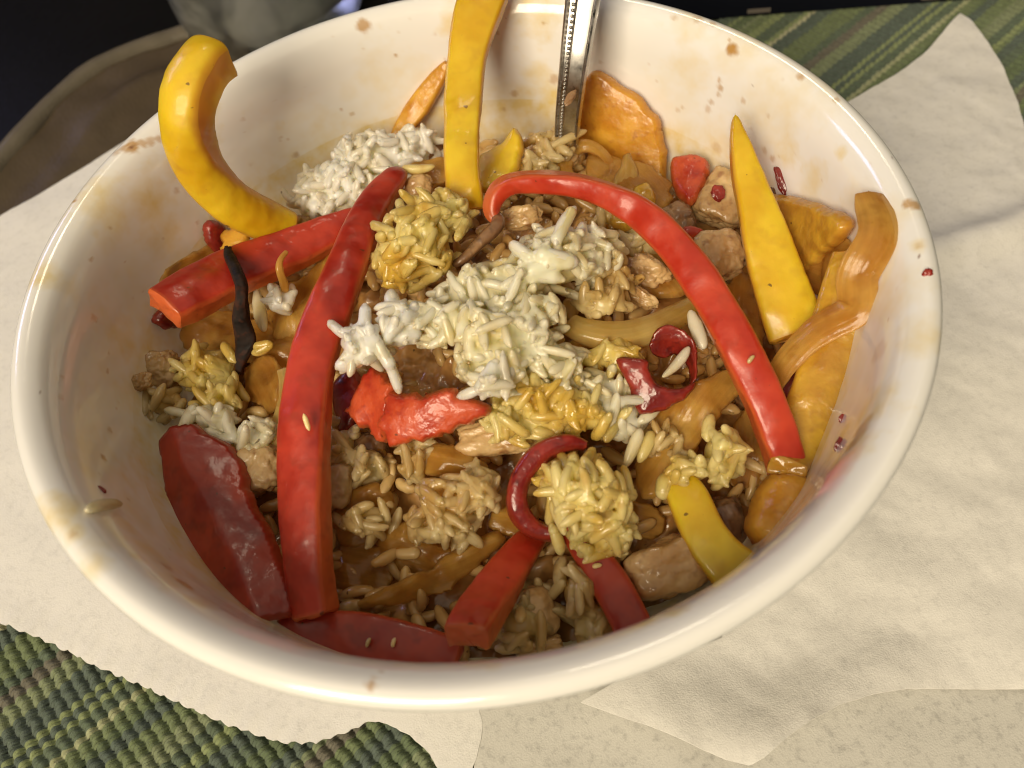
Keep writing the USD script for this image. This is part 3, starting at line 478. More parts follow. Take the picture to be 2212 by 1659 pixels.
chunk('chicken_piece', 'browned pale chicken cube right of the red arch top', 'chicken', 1553, 552, 3, 92, 100, 7, 'meat', .25, group=GC)
chunk('chicken_piece', 'pale chicken piece with red fleck behind the tall pepper wedge', 'chicken', 1565, 430, 2, 105, 110, 7, 'meat', -.5, group=GC)
chunk('chicken_piece', 'brown saucy chicken block beside the yellow hook at the front rim', 'chicken', 1445, 1225, 0, 170, 110, 8, 'meat_dark', .35, group=GC)
chunk('chicken_piece', 'knobbly tan chicken scrap against the left wall', 'chicken', 345, 805, 1, 75, 80, 6, 'meat', .2, .0 + 3, .2, group=GC)
chunk('chicken_piece', 'small tan chicken crumb at the far left edge of the food', 'chicken', 300, 830, 0, 45, 36, 3, 'meat', .4, 3, .2, group=GC)
chunk('chicken_piece', 'brown chicken piece just right of the long red strip, halfway down', 'chicken', 728, 1055, 0, 70, 95, 6, 'meat', 0, group=GC)
chunk('chicken_piece', 'pale chicken piece inside the left end of the red arch', 'chicken', 1130, 470, 2, 80, 50, 5, 'meat', .1, 3, .18, group=GC)
chunk('chicken_piece', 'rounded pale chicken piece low at the front rim between two red strips', 'chicken', 1120, 1330, -3, 150, 120, 8, 'meat_dark', .2, 3, group=GC)
chunk('chicken_piece', 'flat brown chicken piece tucked behind the front rim at the bottom', 'chicken', 1165, 1400, -3, 100, 40, 6, 'meat_dark', .25, group=GC)
chunk('chicken_piece', 'tan chicken nub above the top end of the long red strip', 'chicken', 905, 405, 5, 60, 55, 5, 'meat', 0, 3, group=GC)
chunk('chicken_piece', 'brown chicken pieces clump inside the red arch beside the rice', 'chicken', 1400, 585, 2, 90, 60, 6, 'meat_dark', -.5, 3, .22, group=GC)
chunk('chicken_piece', 'pale chicken shred inside the red arch under the browned pieces', 'chicken', 1380, 640, 2, 80, 34, 4, 'meat', -.6, 3, .2, group=GC)
chunk('chicken_piece', 'brown chicken bit left of the dark purple onion behind the red arch', 'chicken', 1200, 345, 2, 90, 55, 5, 'meat', .3, 3, .2, group=GC)
chunk('chicken_piece', 'pale chicken bit under the orange-red chunk, lower left of the centre', 'chicken', 560, 1010, 2, 90, 100, 6, 'meat', .2, 3, .15, group=GC)
chunk('chicken_piece', 'yellowish chicken lump between the chunky red piece and the dark chili curl', 'chicken', 1075, 945, 2, 170, 80, 7, 'meat', .1, 3, .16, group=GC)
GM = 'dark mushroom pieces'
chunk('mushroom_piece', 'dark mushroom piece in the shadow under the red arch', 'mushroom', 1440, 560, -1, 100, 70, 6, 'mushroom', .5, 3, group=GM)
chunk('mushroom_piece', 'dark mushroom piece in the hollow right of the long red strip', 'mushroom', 790, 990, -3, 90, 110, 6, 'mushroom', 0, 3, group=GM)
chunk('mushroom_piece', 'dark mushroom piece behind the front rim by the orange nub', 'mushroom', 1560, 1130, -3, 90, 110, 6, 'mushroom', 0, 3, group=GM)
chunk('mushroom_piece', 'dark mushroom piece below the red arch on its left side', 'mushroom', 1610, 830, -2, 70, 110, 6, 'mushroom', .3, 3, group=GM)
chunk('mushroom_piece', 'purple-brown mushroom behind the gold slab at the back', 'mushroom', 1460, 480, 0, 80, 70, 6, 'mushroom', .3, 3, group=GM)
chunk('mushroom_piece', 'dark mushroom sliver between bottom red strips', 'mushroom', 1105, 1195, -3, 110, 45, 5, 'mushroom', .3, 3, group=GM)

# ---------------------------------------------------------------- peppers
GR_, GY = 'red pepper strips', 'yellow pepper strips'
def red(label, pts, thick, m='red', **k): return strip('red_pepper_strip', label, 'pepper', pts, thick, m, group=GR_, **k)
def yel(label, pts, thick, m='yellow', **k): return strip('yellow_pepper_strip', label, 'pepper', pts, thick, m, group=GY, **k)
def redp(label, poly, thick, m='red', **k): return slab('red_pepper_piece', label, 'pepper', poly, thick, m, group='red pepper pieces', **k)
def yelp(label, poly, thick, m='orange', **k): return slab('yellow_pepper_piece', label, 'pepper', poly, thick, m, group='yellow pepper pieces', **k)

red('thick red pepper strip lying flat at the left with a broad orange cut end', [(356, 664, 17, 104), (430, 622, 14.5, 112), (520, 578, 11.5, 104), (610, 545, 8.5, 94), (700, 508, 6, 78), (770, 480, 4, 60)], 4.6, arch=.10, back=.6, roll=[-.35, -.25, -.1])
red('long upright red pepper strip left of centre, overlying the flat one', [(872, 372, 8, 40), (830, 412, 9.5, 60), (790, 475, 11, 74), (755, 560, 12.5, 82), (715, 660, 13.5, 92), (680, 760, 14, 98), (660, 870, 14, 104), (653, 990, 12.5, 108), (655, 1110, 10.5, 106), (662, 1220, 8, 100), (678, 1325, 5, 92)], 4.6, arch=.12, back=.5, taper=(4, 0), roll=[.1, .05, .1, .3, .5, .55])
arc_pts = [(1088, 480, 5, 26), (1064, 450, 7, 32), (1080, 414, 10, 38), (1140, 395, 13, 42), (1220, 398, 15, 46), (1310, 422, 16.5, 54), (1390, 466, 17, 70), (1460, 535, 17, 76), (1525, 625, 16.5, 82), (1585, 730, 15.5, 84), (1640, 840, 13, 82), (1680, 940, 9, 78), (1706, 1030, 4, 72), (1715, 1075, 1, 68)]
red('long curved red pepper strip arching over the right of the bowl', arc_pts, 5.0, 'red_bright', arch=.10, roll=[1.0, .6, .35, .1, -.15, -.25], back=.7, taper=(4, 0))
redp('big folded dark red pepper piece at the lower left wall', [(362, 990, 3), (370, 955, 3.5), (432, 927, 4.5), (450, 932, 4.5), (520, 985, 4), (560, 1085, 3.5), (612, 1195, 3), (650, 1288, 3), (648, 1334, 3), (565, 1358, 3), (500, 1352, 2), (452, 1316, 1), (404, 1226, .5), (374, 1110, .5)], 3.4, 'red_dark', dome=.2, fold=3.6, edge_flesh=.6, rounding=.16)
red('short red pepper strip along the bottom just behind the front rim', [(615, 1365, 1, 95), (700, 1372, 2, 110), (800, 1385, 2.5, 112), (900, 1405, 2.5, 106), (985, 1428, 2, 96)], 4.4, 'red_dark', arch=.08, back=.5, roll=[.2, .1])
red('red pepper strip with an orange cut end pointing down at bottom centre', [(1150, 1165, -2, 60), (1110, 1215, 2, 80), (1065, 1280, 6, 98), (1025, 1340, 10, 104), (1008, 1372, 12, 100)], 4.4, 'red_bright', arch=.08, back=.6, roll=[.1, .35])
red('dark red pepper strip with pale green edge below the big yellow rice ball', [(1235, 1130, 2, 56), (1275, 1195, 3, 74), (1320, 1265, 3, 82), (1362, 1345, 2.5, 84), (1385, 1395, 1, 84)], 3.8, 'red_dark', arch=.10)
redp('chunky orange-red pepper piece in the middle, touching white rice', [(838, 856, 9), (905, 838, 11), (936, 832, 11.5), (1000, 846, 11), (1030, 862, 10), (1066, 886, 9), (1010, 918, 8), (955, 940, 7.5), (905, 948, 7), (868, 960, 6), (838, 954, 6), (832, 905, 7.5)], 3.4, 'red_flesh', dome=.5, fold=.9, rag=.0012, rounding=.16)
redp('rough-ended orange-red pepper piece left of the chunky one', [(758, 880, 6), (768, 860, 7), (800, 800, 9), (815, 790, 9), (842, 824, 9.5), (846, 850, 9.5), (836, 905, 8), (844, 958, 5), (815, 964, 4), (790, 930, 5), (768, 908, 6)], 3.2, 'red_flesh', dome=.3, rag=.0014, rounding=.16)
redp('pink-red pepper scrap behind the gold slab at the back right', [(1452, 350, 3), (1490, 340, 5), (1530, 352, 5), (1525, 390, 4), (1508, 430, 3), (1482, 442, 2), (1455, 400, 2)], 3.0, 'red_flesh', dome=1)
redp('small red pepper chip beside the browned chicken cube', [(1470, 500, 4), (1500, 492, 5), (1520, 505, 5), (1505, 520, 4), (1478, 520, 4)], 2.0, 'red', dome=.6)
redp('dark red pepper scrap at the left wall below the hooked yellow strip', [(430, 490, 2), (455, 476, 3), (480, 500, 3), (470, 545, 2), (440, 530, 2)], 2.4, 'chili', dome=.6)
redp('dark red scrap under the orange cut end of the flat red strip', [(325, 690, 0), (360, 660, 1), (390, 690, 1), (370, 715, 0), (340, 712, 0)], 2.4, 'chili', dome=.6)
redp('dark red pepper piece beneath the central rice, right of the long strip', [(725, 830, 2), (770, 800, 2), (790, 870, 2), (770, 930, 1), (735, 930, 0)], 3.0, 'chili', dome=1)
redp('dark purple pepper piece low in the gap right of the red arch', [(1690, 830, 0), (1740, 790, 1), (1745, 850, 0), (1725, 920, 0), (1700, 900, 0)], 2.5, 'chili', dome=.8)

yel('hooked yellow pepper strip rising over the left rim, brown at its tip', [(452, 120, 44, 118), (414, 168, 44, 116), (396, 235, 41, 106), (404, 305, 35, 100), (438, 375, 27, 98), (492, 430, 19, 98), (560, 470, 11, 92), (625, 492, 5, 70)], 6.0, arch=.20, chamf=1.1, roll=[.75, .65, .45, .3, .2])
yel('tall yellow pepper strip standing at the back centre', [(1048, -60, 33, 118), (1040, 0, 31, 110), (1018, 75, 28, 92), (1006, 150, 24, 82), (1000, 230, 20, 82), (997, 310, 16, 76), (1000, 390, 11, 78), (1008, 450, 6, 76)], 3.6, arch=.06, roll=[.2, .15, .1, 0])
yel('thin orange pepper sliver leaning on the back wall', [(968, 140, 1.6, 20, 1), (940, 178, 1.8, 40, 1), (905, 228, 2.0, 48, 1), (868, 280, 2.2, 40, 1), (845, 318, 2.4, 22, 1)], 2.4, 'orange', arch=.05)
yelp('small curved yellow pepper piece beside the tall yellow strip', [(1035, 350, 5), (1060, 328, 7), (1092, 308, 9), (1112, 280, 11), (1127, 295, 11), (1128, 340, 8), (1110, 385, 5), (1075, 410, 4), (1040, 410, 4)], 2.6, 'yellow', dome=.6)
yelp('broad golden pepper slab leaning on the back wall beside the spoon', [(1255, 185, 3.0), (1296, 150, 3.0), (1335, 172, 3.0), (1395, 215, 3.0), (1438, 270, 3.2), (1452, 340, 3.5), (1452, 425, 5), (1400, 430, 5), (1330, 380, 5), (1262, 300, 4), (1248, 235, 3.2)], 3.4, 'orange', dome=1.0, onwall=True, rag=.0004)
yel('tall pointed yellow pepper wedge at the right', [(1588, 248, 25, 10), (1596, 300, 23, 38), (1612, 370, 20, 62), (1636, 450, 17, 84), (1662, 540, 14, 104), (1690, 630, 11, 118), (1722, 720, 8, 124)], 3.6, arch=.06, roll=[-.2, -.1, 0], taper=(1.5, 0))
yel('long yellow pepper strip low against the right wall', [(1845, 560, 2.2, 60, 1), (1840, 650, 2.6, 96, 1), (1822, 760, 3.0, 112, 1), (1790, 870, 3.2, 112, 1), (1752, 970, 3.4, 100, 1), (1730, 1040, 3.6, 80, 1)], 3.4, 'ochre', arch=.08, roll=[.0])
yelp('ochre pepper slab behind the tall wedge on the right', [(1668, 430, 4), (1720, 428, 5.5), (1790, 450, 6.5), (1852, 482, 7), (1850, 520, 7), (1800, 570, 6), (1750, 605, 5), (1712, 580, 4), (1690, 500, 4)], 3.4, 'ochre', dome=.3)
yel('curved yellow pepper strip dropping behind the front rim on the right', [(1465, 1045, 4, 74), (1495, 1095, 5, 92), (1520, 1150, 5, 96), (1560, 1205, 4.5, 104), (1600, 1245, 4, 120)], 3.4, 'yellow', arch=.07)
yelp('orange pepper nub bulging behind the right front rim', [(1648, 1040, 5), (1680, 1018, 6), (1730, 1028, 6), (1765, 1058, 5), (1785, 1085, 3), (1745, 1140, 2), (1690, 1190, 1), (1640, 1200, 1), (1612, 1150, 2), (1618, 1080, 3)], 5.0, 'orange', dome=3.0)
yelp('yellow scrap under the shoulder of the red arch', [(1370, 410, 3), (1400, 402, 4), (1420, 430, 4), (1400, 452, 3), (1375, 440, 3)], 2.4, 'ochre', dome=.8)
yelp('ochre scrap inside the red arch, below its top', [(1320, 470, 3), (1350, 462, 4), (1372, 490, 4), (1350, 500, 3), (1325, 492, 3)], 2.4, 'ochre', dome=.6)
yelp('orange pepper scrap stuck under the hooked yellow strip', [(475, 510, 6), (510, 488, 7), (545, 500, 7), (535, 525, 6), (500, 540, 6), (488, 562, 5), (470, 545, 5), (480, 528, 6)], 1.6, 'orange', dome=.4, rag=.0006)

# dried chili
strip('charred_chili', 'black shrivelled chili strip hanging across the flat red pepper', 'chili', [(492, 535, 15, 14), (512, 590, 17, 26), (522, 640, 16.5, 24), (520, 690, 12, 36), (530, 735, 7.5, 44), (522, 770, 5, 30), (516, 805, 3.5, 12)], 2.2, 'char', arch=.1, jag=.0005)
slab('chili_curl', 'dark red flap of dried chili right of centre', 'chili', [(1333, 775, 9), (1395, 776, 10.5), (1402, 800, 10), (1425, 828, 9.5), (1462, 840, 9.5), (1503, 826, 9), (1480, 862, 8), (1440, 882, 7), (1395, 895, 6.5), (1376, 885, 6.5), (1362, 838, 7.5)], .8, 'chili', dome=.5, rag=.0003)
slab('chili_curl', 'red rolled chili skin standing behind the dark flap', 'chili', [(1405, 762, 5), (1412, 714, 8), (1440, 698, 9.5), (1480, 715, 9.5), (1502, 752, 9), (1508, 802, 8.5), (1490, 838, 7), (1486, 795, 5), (1462, 765, 4), (1432, 775, 4)], .7, 'chili', dome=-.6, rag=.0003)
strip('chili_curl', 'dark purple-red chili ring hugging the big yellow rice ball', 'chili', [(1262, 962, 8, 24), (1215, 958, 9, 40), (1160, 985, 9, 46), (1125, 1035, 8, 46), (1117, 1085, 7, 46), (1140, 1130, 5, 42), (1190, 1152, 4, 30)], 3.0, 'chili', arch=.18)
strip('purple_onion', 'dark purple onion sliver by the tall yellow strip base', 'onion', [(1048, 455, 5, 26), (1062, 500, 5, 30), (1035, 525, 4, 26), (1000, 560, 3, 20), (965, 570, 2, 12)], 1.6, 'mushroom', arch=.15)

# ---------------------------------------------------------------- rice
clump('white sticky rice heap at the back left under the wall', [(700, 420, 3, 85, 55, 7), (820, 345, 4, 110, 55, 8), (760, 400, 3, 100, 60, 7), (900, 320, 4, 60, 36, 6)], 'rice_white',
      [(748, 290, 9, 755, 345, 7), (720, 345, 8, 760, 415, 6), (690, 370, 6, 640, 400, 4), (815, 290, 7, 850, 340, 6), (890, 290, 7, 930, 320, 6), (640, 430, 3, 690, 450, 5), (700, 470, 4, 720, 430, 6), (770, 460, 5, 790, 410, 7)])
clump('yellowish rice ball right of the top of the long red strip', [(905, 520, 8, 95, 100, 9), (960, 465, 8, 60, 46, 7), (870, 570, 6, 60, 50, 7)], 'rice_yellow',
      [(860, 430, 13, 880, 500, 12), (985, 430, 12, 960, 470, 12), (1010, 470, 10, 985, 520, 10), (870, 600, 8, 900, 560, 11)])
clump('pale rice mound at the centre of the bowl, upper part with a spiky white top', [(1200, 570, 7, 110, 75, 9), (1080, 620, 7, 100, 60, 8), (1280, 560, 5, 70, 70, 8), (1010, 640, 6, 80, 50, 7)], 'rice_cream',
      [(1240, 445, 17, 1195, 530, 15, 34), (1100, 525, 14, 1160, 565, 14, 34), (1130, 590, 13, 1230, 560, 14, 40), (1150, 545, 15, 1250, 570, 14, 44), (1300, 510, 10, 1250, 530, 12), (1355, 560, 7, 1300, 545, 9), (1215, 600, 12, 1120, 590, 12, 38), (1260, 480, 13, 1250, 530, 12, 30)],
      mats=['rice_cream', 'rice_white', 'rice_cream', 'rice_yellow'], spike_m='rice_white')
clump('white and yellow rice mound at the centre of the bowl, lower part', [(1080, 720, 9, 110, 75, 9), (960, 700, 8, 80, 55, 8), (1060, 790, 8, 80, 55, 8), (1190, 790, 5, 80, 60, 7), (1150, 690, 8, 80, 50, 8)], 'rice_cream',
      [(1008, 660, 15, 992, 730, 14, 28), (1060, 700, 14, 1000, 755, 13, 34), (930, 665, 12, 985, 720, 12, 26), (895, 655, 12, 930, 705, 12, 26), (970, 640, 11, 930, 660, 11, 20), (1180, 640, 11, 1120, 680, 12, 34), (1190, 690, 10, 1120, 690, 12, 36), (1170, 730, 10, 1100, 720, 12, 34),
       (1000, 760, 14, 1050, 775, 14, 34), (1060, 750, 13, 1120, 780, 12, 30), (1150, 770, 8, 1240, 790, 7, 30), (1100, 860, 9, 1160, 850, 8, 30)])
clump('small brilliant white spiky rice cluster lying on the long red strip', [(790, 750, 15, 48, 46, 6)], 'rice_white',
      [(790, 655, 18, 785, 730, 18, 34), (708, 694, 16, 760, 735, 17, 28), (725, 800, 16, 770, 745, 18, 30), (735, 805, 15, 780, 760, 18, 24), (800, 720, 19, 850, 800, 15, 36), (835, 770, 16, 865, 850, 11, 30), (770, 720, 19, 810, 770, 18, 34), (760, 700, 18, 775, 760, 18, 24), (815, 700, 18, 790, 760, 19, 26), (745, 770, 17, 800, 780, 18, 26)], dens=1.3)
clump('white rice knot right of the spiky cluster with one tall grain', [(865, 700, 13, 42, 52, 6)], 'rice_white', [(840, 625, 16, 860, 690, 15, 40), (880, 660, 15, 900, 740, 13, 38), (850, 690, 15, 880, 745, 14, 36), (835, 665, 14, 870, 720, 15, 26), (890, 700, 13, 860, 750, 13, 26)], dens=1.2)
clump('bluish white rice pair hanging over the chunky red piece', [(1070, 810, 13, 40, 34, 5)], 'rice_white', [(1075, 775, 15, 1030, 850, 14, 36), (985, 860, 12, 1050, 835, 14, 26), (1110, 790, 13, 1080, 840, 13, 34), (1040, 865, 12, 1060, 820, 14, 24)], dens=.6)
clump('yellow browned rice bed below the central mound', [(1180, 870, 5, 130, 55, 7), (1270, 900, 4, 90, 50, 6), (1130, 920, 4, 100, 40, 6)], 'rice_yellow',
      [(1080, 800, 8, 1150, 850, 8), (1150, 800, 9, 1170, 880, 9, 28), (1200, 830, 8, 1220, 910, 8, 30), (1240, 850, 7, 1320, 890, 5, 28), (1280, 900, 7, 1330, 930, 5)])
clump('big yellow sauce-coated rice ball in front of the chili ring', [(1270, 1070, 7, 105, 85, 10), (1300, 1150, 4, 75, 55, 8), (1220, 1030, 7, 60, 50, 7)], 'rice_yellow',
      [(1240, 975, 11, 1235, 1040, 12, 30), (1300, 990, 10, 1290, 1060, 12, 28), (1190, 1130, 7, 1215, 1200, 3, 30), (1330, 1080, 9, 1380, 1130, 5), (1260, 1100, 13, 1340, 1120, 11, 30), (1230, 1060, 14, 1280, 1130, 12, 28), (1350, 1150, 7, 1320, 1190, 5, 32)])
clump('brownish rice clump left of the chili ring', [(985, 1075, 5, 80, 60, 8), (960, 1130, 3, 75, 50, 7), (1030, 1060, 5, 45, 50, 6)], 'rice_brown',
      [(895, 1055, 6, 940, 1070, 7, 28), (870, 1120, 4, 920, 1110, 6, 26), (985, 1140, 5, 1045, 1180, 2, 30), (920, 1170, 1, 950, 1140, 4, 32), (1060, 1050, 6, 1075, 1110, 4, 26)])
clump('yellow rice clump right of the brown onion petal', [(1550, 980, 4, 48, 62, 7), (1480, 1020, 4, 40, 42, 5)], 'rice_yellow', [(1535, 895, 7, 1525, 955, 7, 34), (1590, 930, 6, 1550, 960, 7, 36), (1440, 1020, 5, 1430, 1080, 4, 44), (1500, 1050, 3, 1480, 1020, 4)])
clump('tan rice clump at the left, above the big dark red piece', [(440, 800, 3, 62, 50, 6), (480, 860, 2, 50, 50, 6)], 'rice_yellow', [(480, 740, 6, 510, 785, 5, 28), (390, 790, 4, 440, 790, 6, 26), (590, 742, 6, 545, 765, 5, 26), (385, 820, 3, 430, 830, 5, 26)])
clump('loose whitish grains draped on the top of the big dark red piece', [(455, 905, 4, 55, 36, 4)], 'rice_cream', [(425, 870, 6, 378, 960, 5, 32), (480, 880, 6, 510, 960, 4, 30), (355, 885, 4, 410, 895, 5, 24), (440, 930, 5, 500, 960, 4, 32)], dens=.8)
clump('pale grains between the big dark red piece and the long red strip', [(560, 955, 2, 45, 55, 5)], 'rice_cream', [(520, 930, 4, 545, 990, 3, 30), (590, 910, 5, 560, 970, 4, 28), (535, 1040, 2, 570, 1000, 3, 28)])
clump('small white rice nub between the two red strips', [(608, 650, 5, 32, 30, 4)], 'rice_white', [(580, 655, 6, 625, 650, 6, 36), (615, 625, 6, 620, 670, 6, 32)], dens=.8)
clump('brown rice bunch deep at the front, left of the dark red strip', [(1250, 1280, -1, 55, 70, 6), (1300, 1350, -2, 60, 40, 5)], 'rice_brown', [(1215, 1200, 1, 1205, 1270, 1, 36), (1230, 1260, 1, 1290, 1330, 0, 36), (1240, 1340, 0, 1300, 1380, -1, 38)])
clump('tan rice bunch inside the red arch on its left', [(1325, 600, 4, 50, 60, 6), (1300, 650, 4, 50, 34, 5)], 'rice_brown', [(1280, 655, 6, 1375, 665, 5, 30), (1340, 625, 6, 1330, 670, 6, 28)])
clump('tan rice behind the red arch near the spoon', [(1190, 330, 3, 70, 42, 5), (1140, 370, 3, 60, 30, 5)], 'rice_brown', [(1262, 282, 6, 1190, 318, 6, 20), (1150, 330, 5, 1220, 345, 5, 24)])
clump('greenish yellow rice patch left of the chili flap, above the big yellow ball', [(1340, 890, 3, 70, 50, 6), (1300, 840, 3, 60, 40, 6)], 'rice_cream', [(1290, 830, 5, 1340, 860, 5), (1330, 900, 6, 1390, 920, 4), (1300, 930, 4, 1350, 950, 4)])
clump('yellow rice along the golden onion band', [(1320, 770, 3, 75, 34, 5)], 'rice_yellow', [(1250, 770, 5, 1330, 755, 6, 26)])
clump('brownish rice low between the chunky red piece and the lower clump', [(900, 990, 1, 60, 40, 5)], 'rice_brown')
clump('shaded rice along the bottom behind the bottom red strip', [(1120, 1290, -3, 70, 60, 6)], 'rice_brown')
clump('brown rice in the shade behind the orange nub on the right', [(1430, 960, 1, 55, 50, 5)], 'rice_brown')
clump('golden rice heap in the hollow between the long red strip and the chunky piece', [(745, 960, 0, 40, 60, 6), (790, 1010, -1, 45, 40, 5)], 'rice_brown')
clump('golden rice on the brown onion right of the long red strip, low down', [(800, 1120, 0, 70, 45, 5)], 'rice_brown', dens=.7)
clump('golden rice inside the red arch, above the browned chicken', [(1390, 520, 2, 60, 45, 5), (1330, 470, 2, 50, 30, 4)], 'rice_brown', dens=.8)
clump('pale rice lump low at the front between the two short red strips', [(1125, 1345, -1, 75, 60, 7)], 'rice_brown', dens=.6)
clump('pale rice patch against the left wall, beside the tan knobbly chicken', [(345, 880, 1, 40, 40, 5)], 'rice_brown', [(370, 905, 3, 400, 860, 4)])
lone('white grain lying upright between the flat red strip and the small nub', (552, 622, 6, 570, 715, 5), 'rice_cream', 30)
lone('translucent grain inside the rolled chili skin', (1490, 752, 9, 1432, 818, 9), 'rice_cream', 26)
lone('fat pale grain at the inner edge of the red arch', (1490, 670, 8, 1522, 755, 7), 'rice_cream', 34)
lone('white grain standing left of the onion petal, above the yellow ball', (1385, 925, 8, 1350, 1010, 6), 'rice_cream', 34)
lone('pale grain next to the standing white one, on the yellow clump', (1410, 930, 6, 1380, 1000, 5), 'rice_yellow', 32)
lone('yellow round grain beside the black chili strip', (545, 750, 6, 590, 742, 6), 'rice_yellow', 26)
lone('long tan grain reaching up to the spoon', (1268, 280, 8, 1180, 322, 6), 'rice_brown', 22)
lone('tan grain lying above the long red strip beside the tall yellow one', (868, 365, 9, 940, 362, 8), 'rice_yellow', 26)
rs = np.random.default_rng(2); a, b = wall(178, 1112, 1.2), wall(256, 1098, 1.2)
tag(mesh_at('rice_grain', grain_geo((a + b)/2, b - a, np.linalg.norm(b - a), .0023, .04, rs), M['rice_cream']), 'translucent grain stuck alone on the left wall of the bowl', 'rice grain', 'single grains of rice')

# ---------------------------------------------------------------- seeds and crumbs
GS = 'pepper seeds'
for label, u, v, dz, ang in (('pepper seed on the chunky orange-red piece', 955, 902, 10.6, .6), ('pepper seed on the red arch, lower part', 1622, 776, 18.6, .9), ('left seed on the bottom red strip', 795, 1388, 5.6, 1.2), ('right seed on the bottom red strip', 850, 1388, 5.8, 1.3), ('pale seed speck on the dark red strip with the green edge', 1290, 1222, 5.6, .2), ('long pale seed on the long red strip near its middle', 662, 912, 18, 1.9)):
    c = at(u, v, dz); ax = RT*math.cos(ang) + UP*math.sin(ang); L_ = mm_px(40 if 'long' in label else 22, c)
    tag(mesh_at('pepper_seed', grain_geo(c, ax, L_, mm_px(11, c), .05, np.random.default_rng(sd(label))), M['seed']), label, 'seed', GS)
GF = 'chili flakes and crumbs'
def crumb(label, u, v, w, h, m, ang=0.0, onwall=True, dz=.12, cat='crumb', name='crumb'):
    c = wall(u, v, dz) if onwall else at(u, v, dz); d = ICO3.vertices
    a = RT*math.cos(ang) + UP*math.sin(ang); b = -RT*math.sin(ang) + UP*math.cos(ang); k = -fw
    s_ = sd(label); q = d*(1 + .9*fb(d*1.6 + s_, 1, s_, 3))[:, None]
    vv = c + (q*np.array([mm_px(w, c), mm_px(h, c), mm_px(min(w, h)*.5, c)])/2) @ np.stack([a, b, k])
    tag(mesh_at(name, (vv, ICO3.faces), M[m]), label, cat, GF)
crumb('dark red chili flake on the right inside wall above the ochre slab', 1690, 392, 24, 62, 'chili', .35, cat='chili flake', name='chili_flake')
crumb('round dark red crumb on the right rim', 2006, 592, 24, 24, 'chili', cat='chili flake', name='chili_flake')
crumb('small red chili flake on the left inside wall', 217, 1059, 26, 14, 'chili', -.6, cat='chili flake', name='chili_flake')
crumb('dark red-brown crumb on the right wall below the long yellow strip', 1813, 962, 16, 36, 'chili', -.35)
crumb('upper dark red-brown crumb on the right wall beside the long yellow strip', 1819, 905, 12, 22, 'chili', -.3)
crumb('tiny black speck left of the tall yellow strip', 973, 88, 8, 14, 'char', 0)
crumb('red speck on the back wall right of the tall yellow strip', 1092, 36, 12, 6, 'chili', -.6, cat='chili flake', name='chili_flake')
crumb('red fleck on the pale chicken behind the tall wedge', 1552, 418, 30, 34, 'chili', 0, False, 6, cat='chili flake', name='chili_flake')
crumb('dark olive crumb on the wall by the chili flake', 1672, 420, 30, 34, 'mushroom', .2)
crumb('brown smear of sauce on the spoon handle', 1232, 212, 16, 40, 'mushroom', -.6, False, 21)
crumb('red fleck near the tip of the golden slab', 1322, 188, 26, 12, 'chili', .1, True, 4.6, cat='chili flake', name='chili_flake')
crumb('dark fleck low on the golden slab', 1388, 286, 18, 16, 'chili', .3, True, 5.0, cat='chili flake', name='chili_flake')

# ---------------------------------------------------------------- spoon
sp = thing('spoon', 'steel spoon handle with beaded edge standing against the back wall', 'spoon')
hp = [at(1222, 330, 2), at(1224, 285, 8), at(1238, 150, 24), at(1258, 0, 36)]
hp.append(hp[-1] + (hp[-1] - hp[-2])*.9)
P = np.array(hp); c = np.r_[0, np.cumsum(np.linalg.norm(np.diff(P, axis=0), axis=1))]; cs = CubicSpline(c, P)
s = np.linspace(0, c[-1], 90); Xs = cs(s); Ts = np.gradient(Xs, axis=0); Ts /= np.linalg.norm(Ts, axis=1, keepdims=True)
Vn = np.stack([nrm(nrm(CAM - x) - .25*RT) for x in Xs]); Nn = Vn - (Vn*Ts).sum(1, keepdims=True)*Ts; Nn /= np.linalg.norm(Nn, axis=1, keepdims=True); Bn = np.cross(Ts, Nn)
wS = np.interp(s, c, [mm_px(q, p) for q, p in zip((50, 54, 62, 76, 92), hp)])
# handle section: raised rims, flat groove between them
sec = np.array([(-.5, -.2), (-.5, .05), (-.47, .22), (-.42, .26), (-.37, .2), (-.34, .08), (-.2, .05), (0, .06), (.12, .05), (.16, .12), (.2, .05), (.34, .05), (.38, .14), (.42, .24), (.46, .2), (.5, .05), (.5, -.2), (.3, -.28), (-.3, -.28)])
ring = Xs[:, None] + Bn[:, None]*(sec[:, 0]*-1*wS[:, None])[..., None] + Nn[:, None]*(sec[:, 1]*np.clip(wS, 0, .0062)[:, None]*.62)[..., None]
K = len(sec); I = np.arange(90*K).reshape(90, K); J = np.roll(I, -1, 1); ff = np.stack([I[:-1], I[1:], J[1:], J[:-1]], -1).reshape(-1, 4); ff = np.vstack([ff[:, :3], ff[:, [0, 2, 3]]])
capv = np.vstack([ring.reshape(-1, 3), ring[0].mean(0), ring[-1].mean(0)]); ff = np.vstack([ff, np.stack([I[0], J[0], 0*I[0] + 90*K], -1), np.stack([J[-1], I[-1], 0*I[-1] + 90*K + 1], -1)])
tm = trimesh.Trimesh(capv, ff, process=False)
if tm.volume < 0: ff = ff[:, ::-1]
mesh_at('handle', (capv, ff), M['steel'], sp, 35)
bl = []; d = 0.0; sph = trimesh.creation.icosphere(1)
while d < c[-1]:
    x = cs(d); i = int(np.clip(d/c[-1]*89, 0, 88)); w = float(np.interp(d, s, wS))
    bl.append(trimesh.Trimesh(x + Bn[i]*w*-.24 + Nn[i]*min(w, .0062)*.05 + sph.vertices*w*.055, sph.faces, process=False)); d += w*.155
bm = trimesh.util.concatenate(bl); mesh_at('bead_row', (bm.vertices, bm.faces), M['steel'], sp)
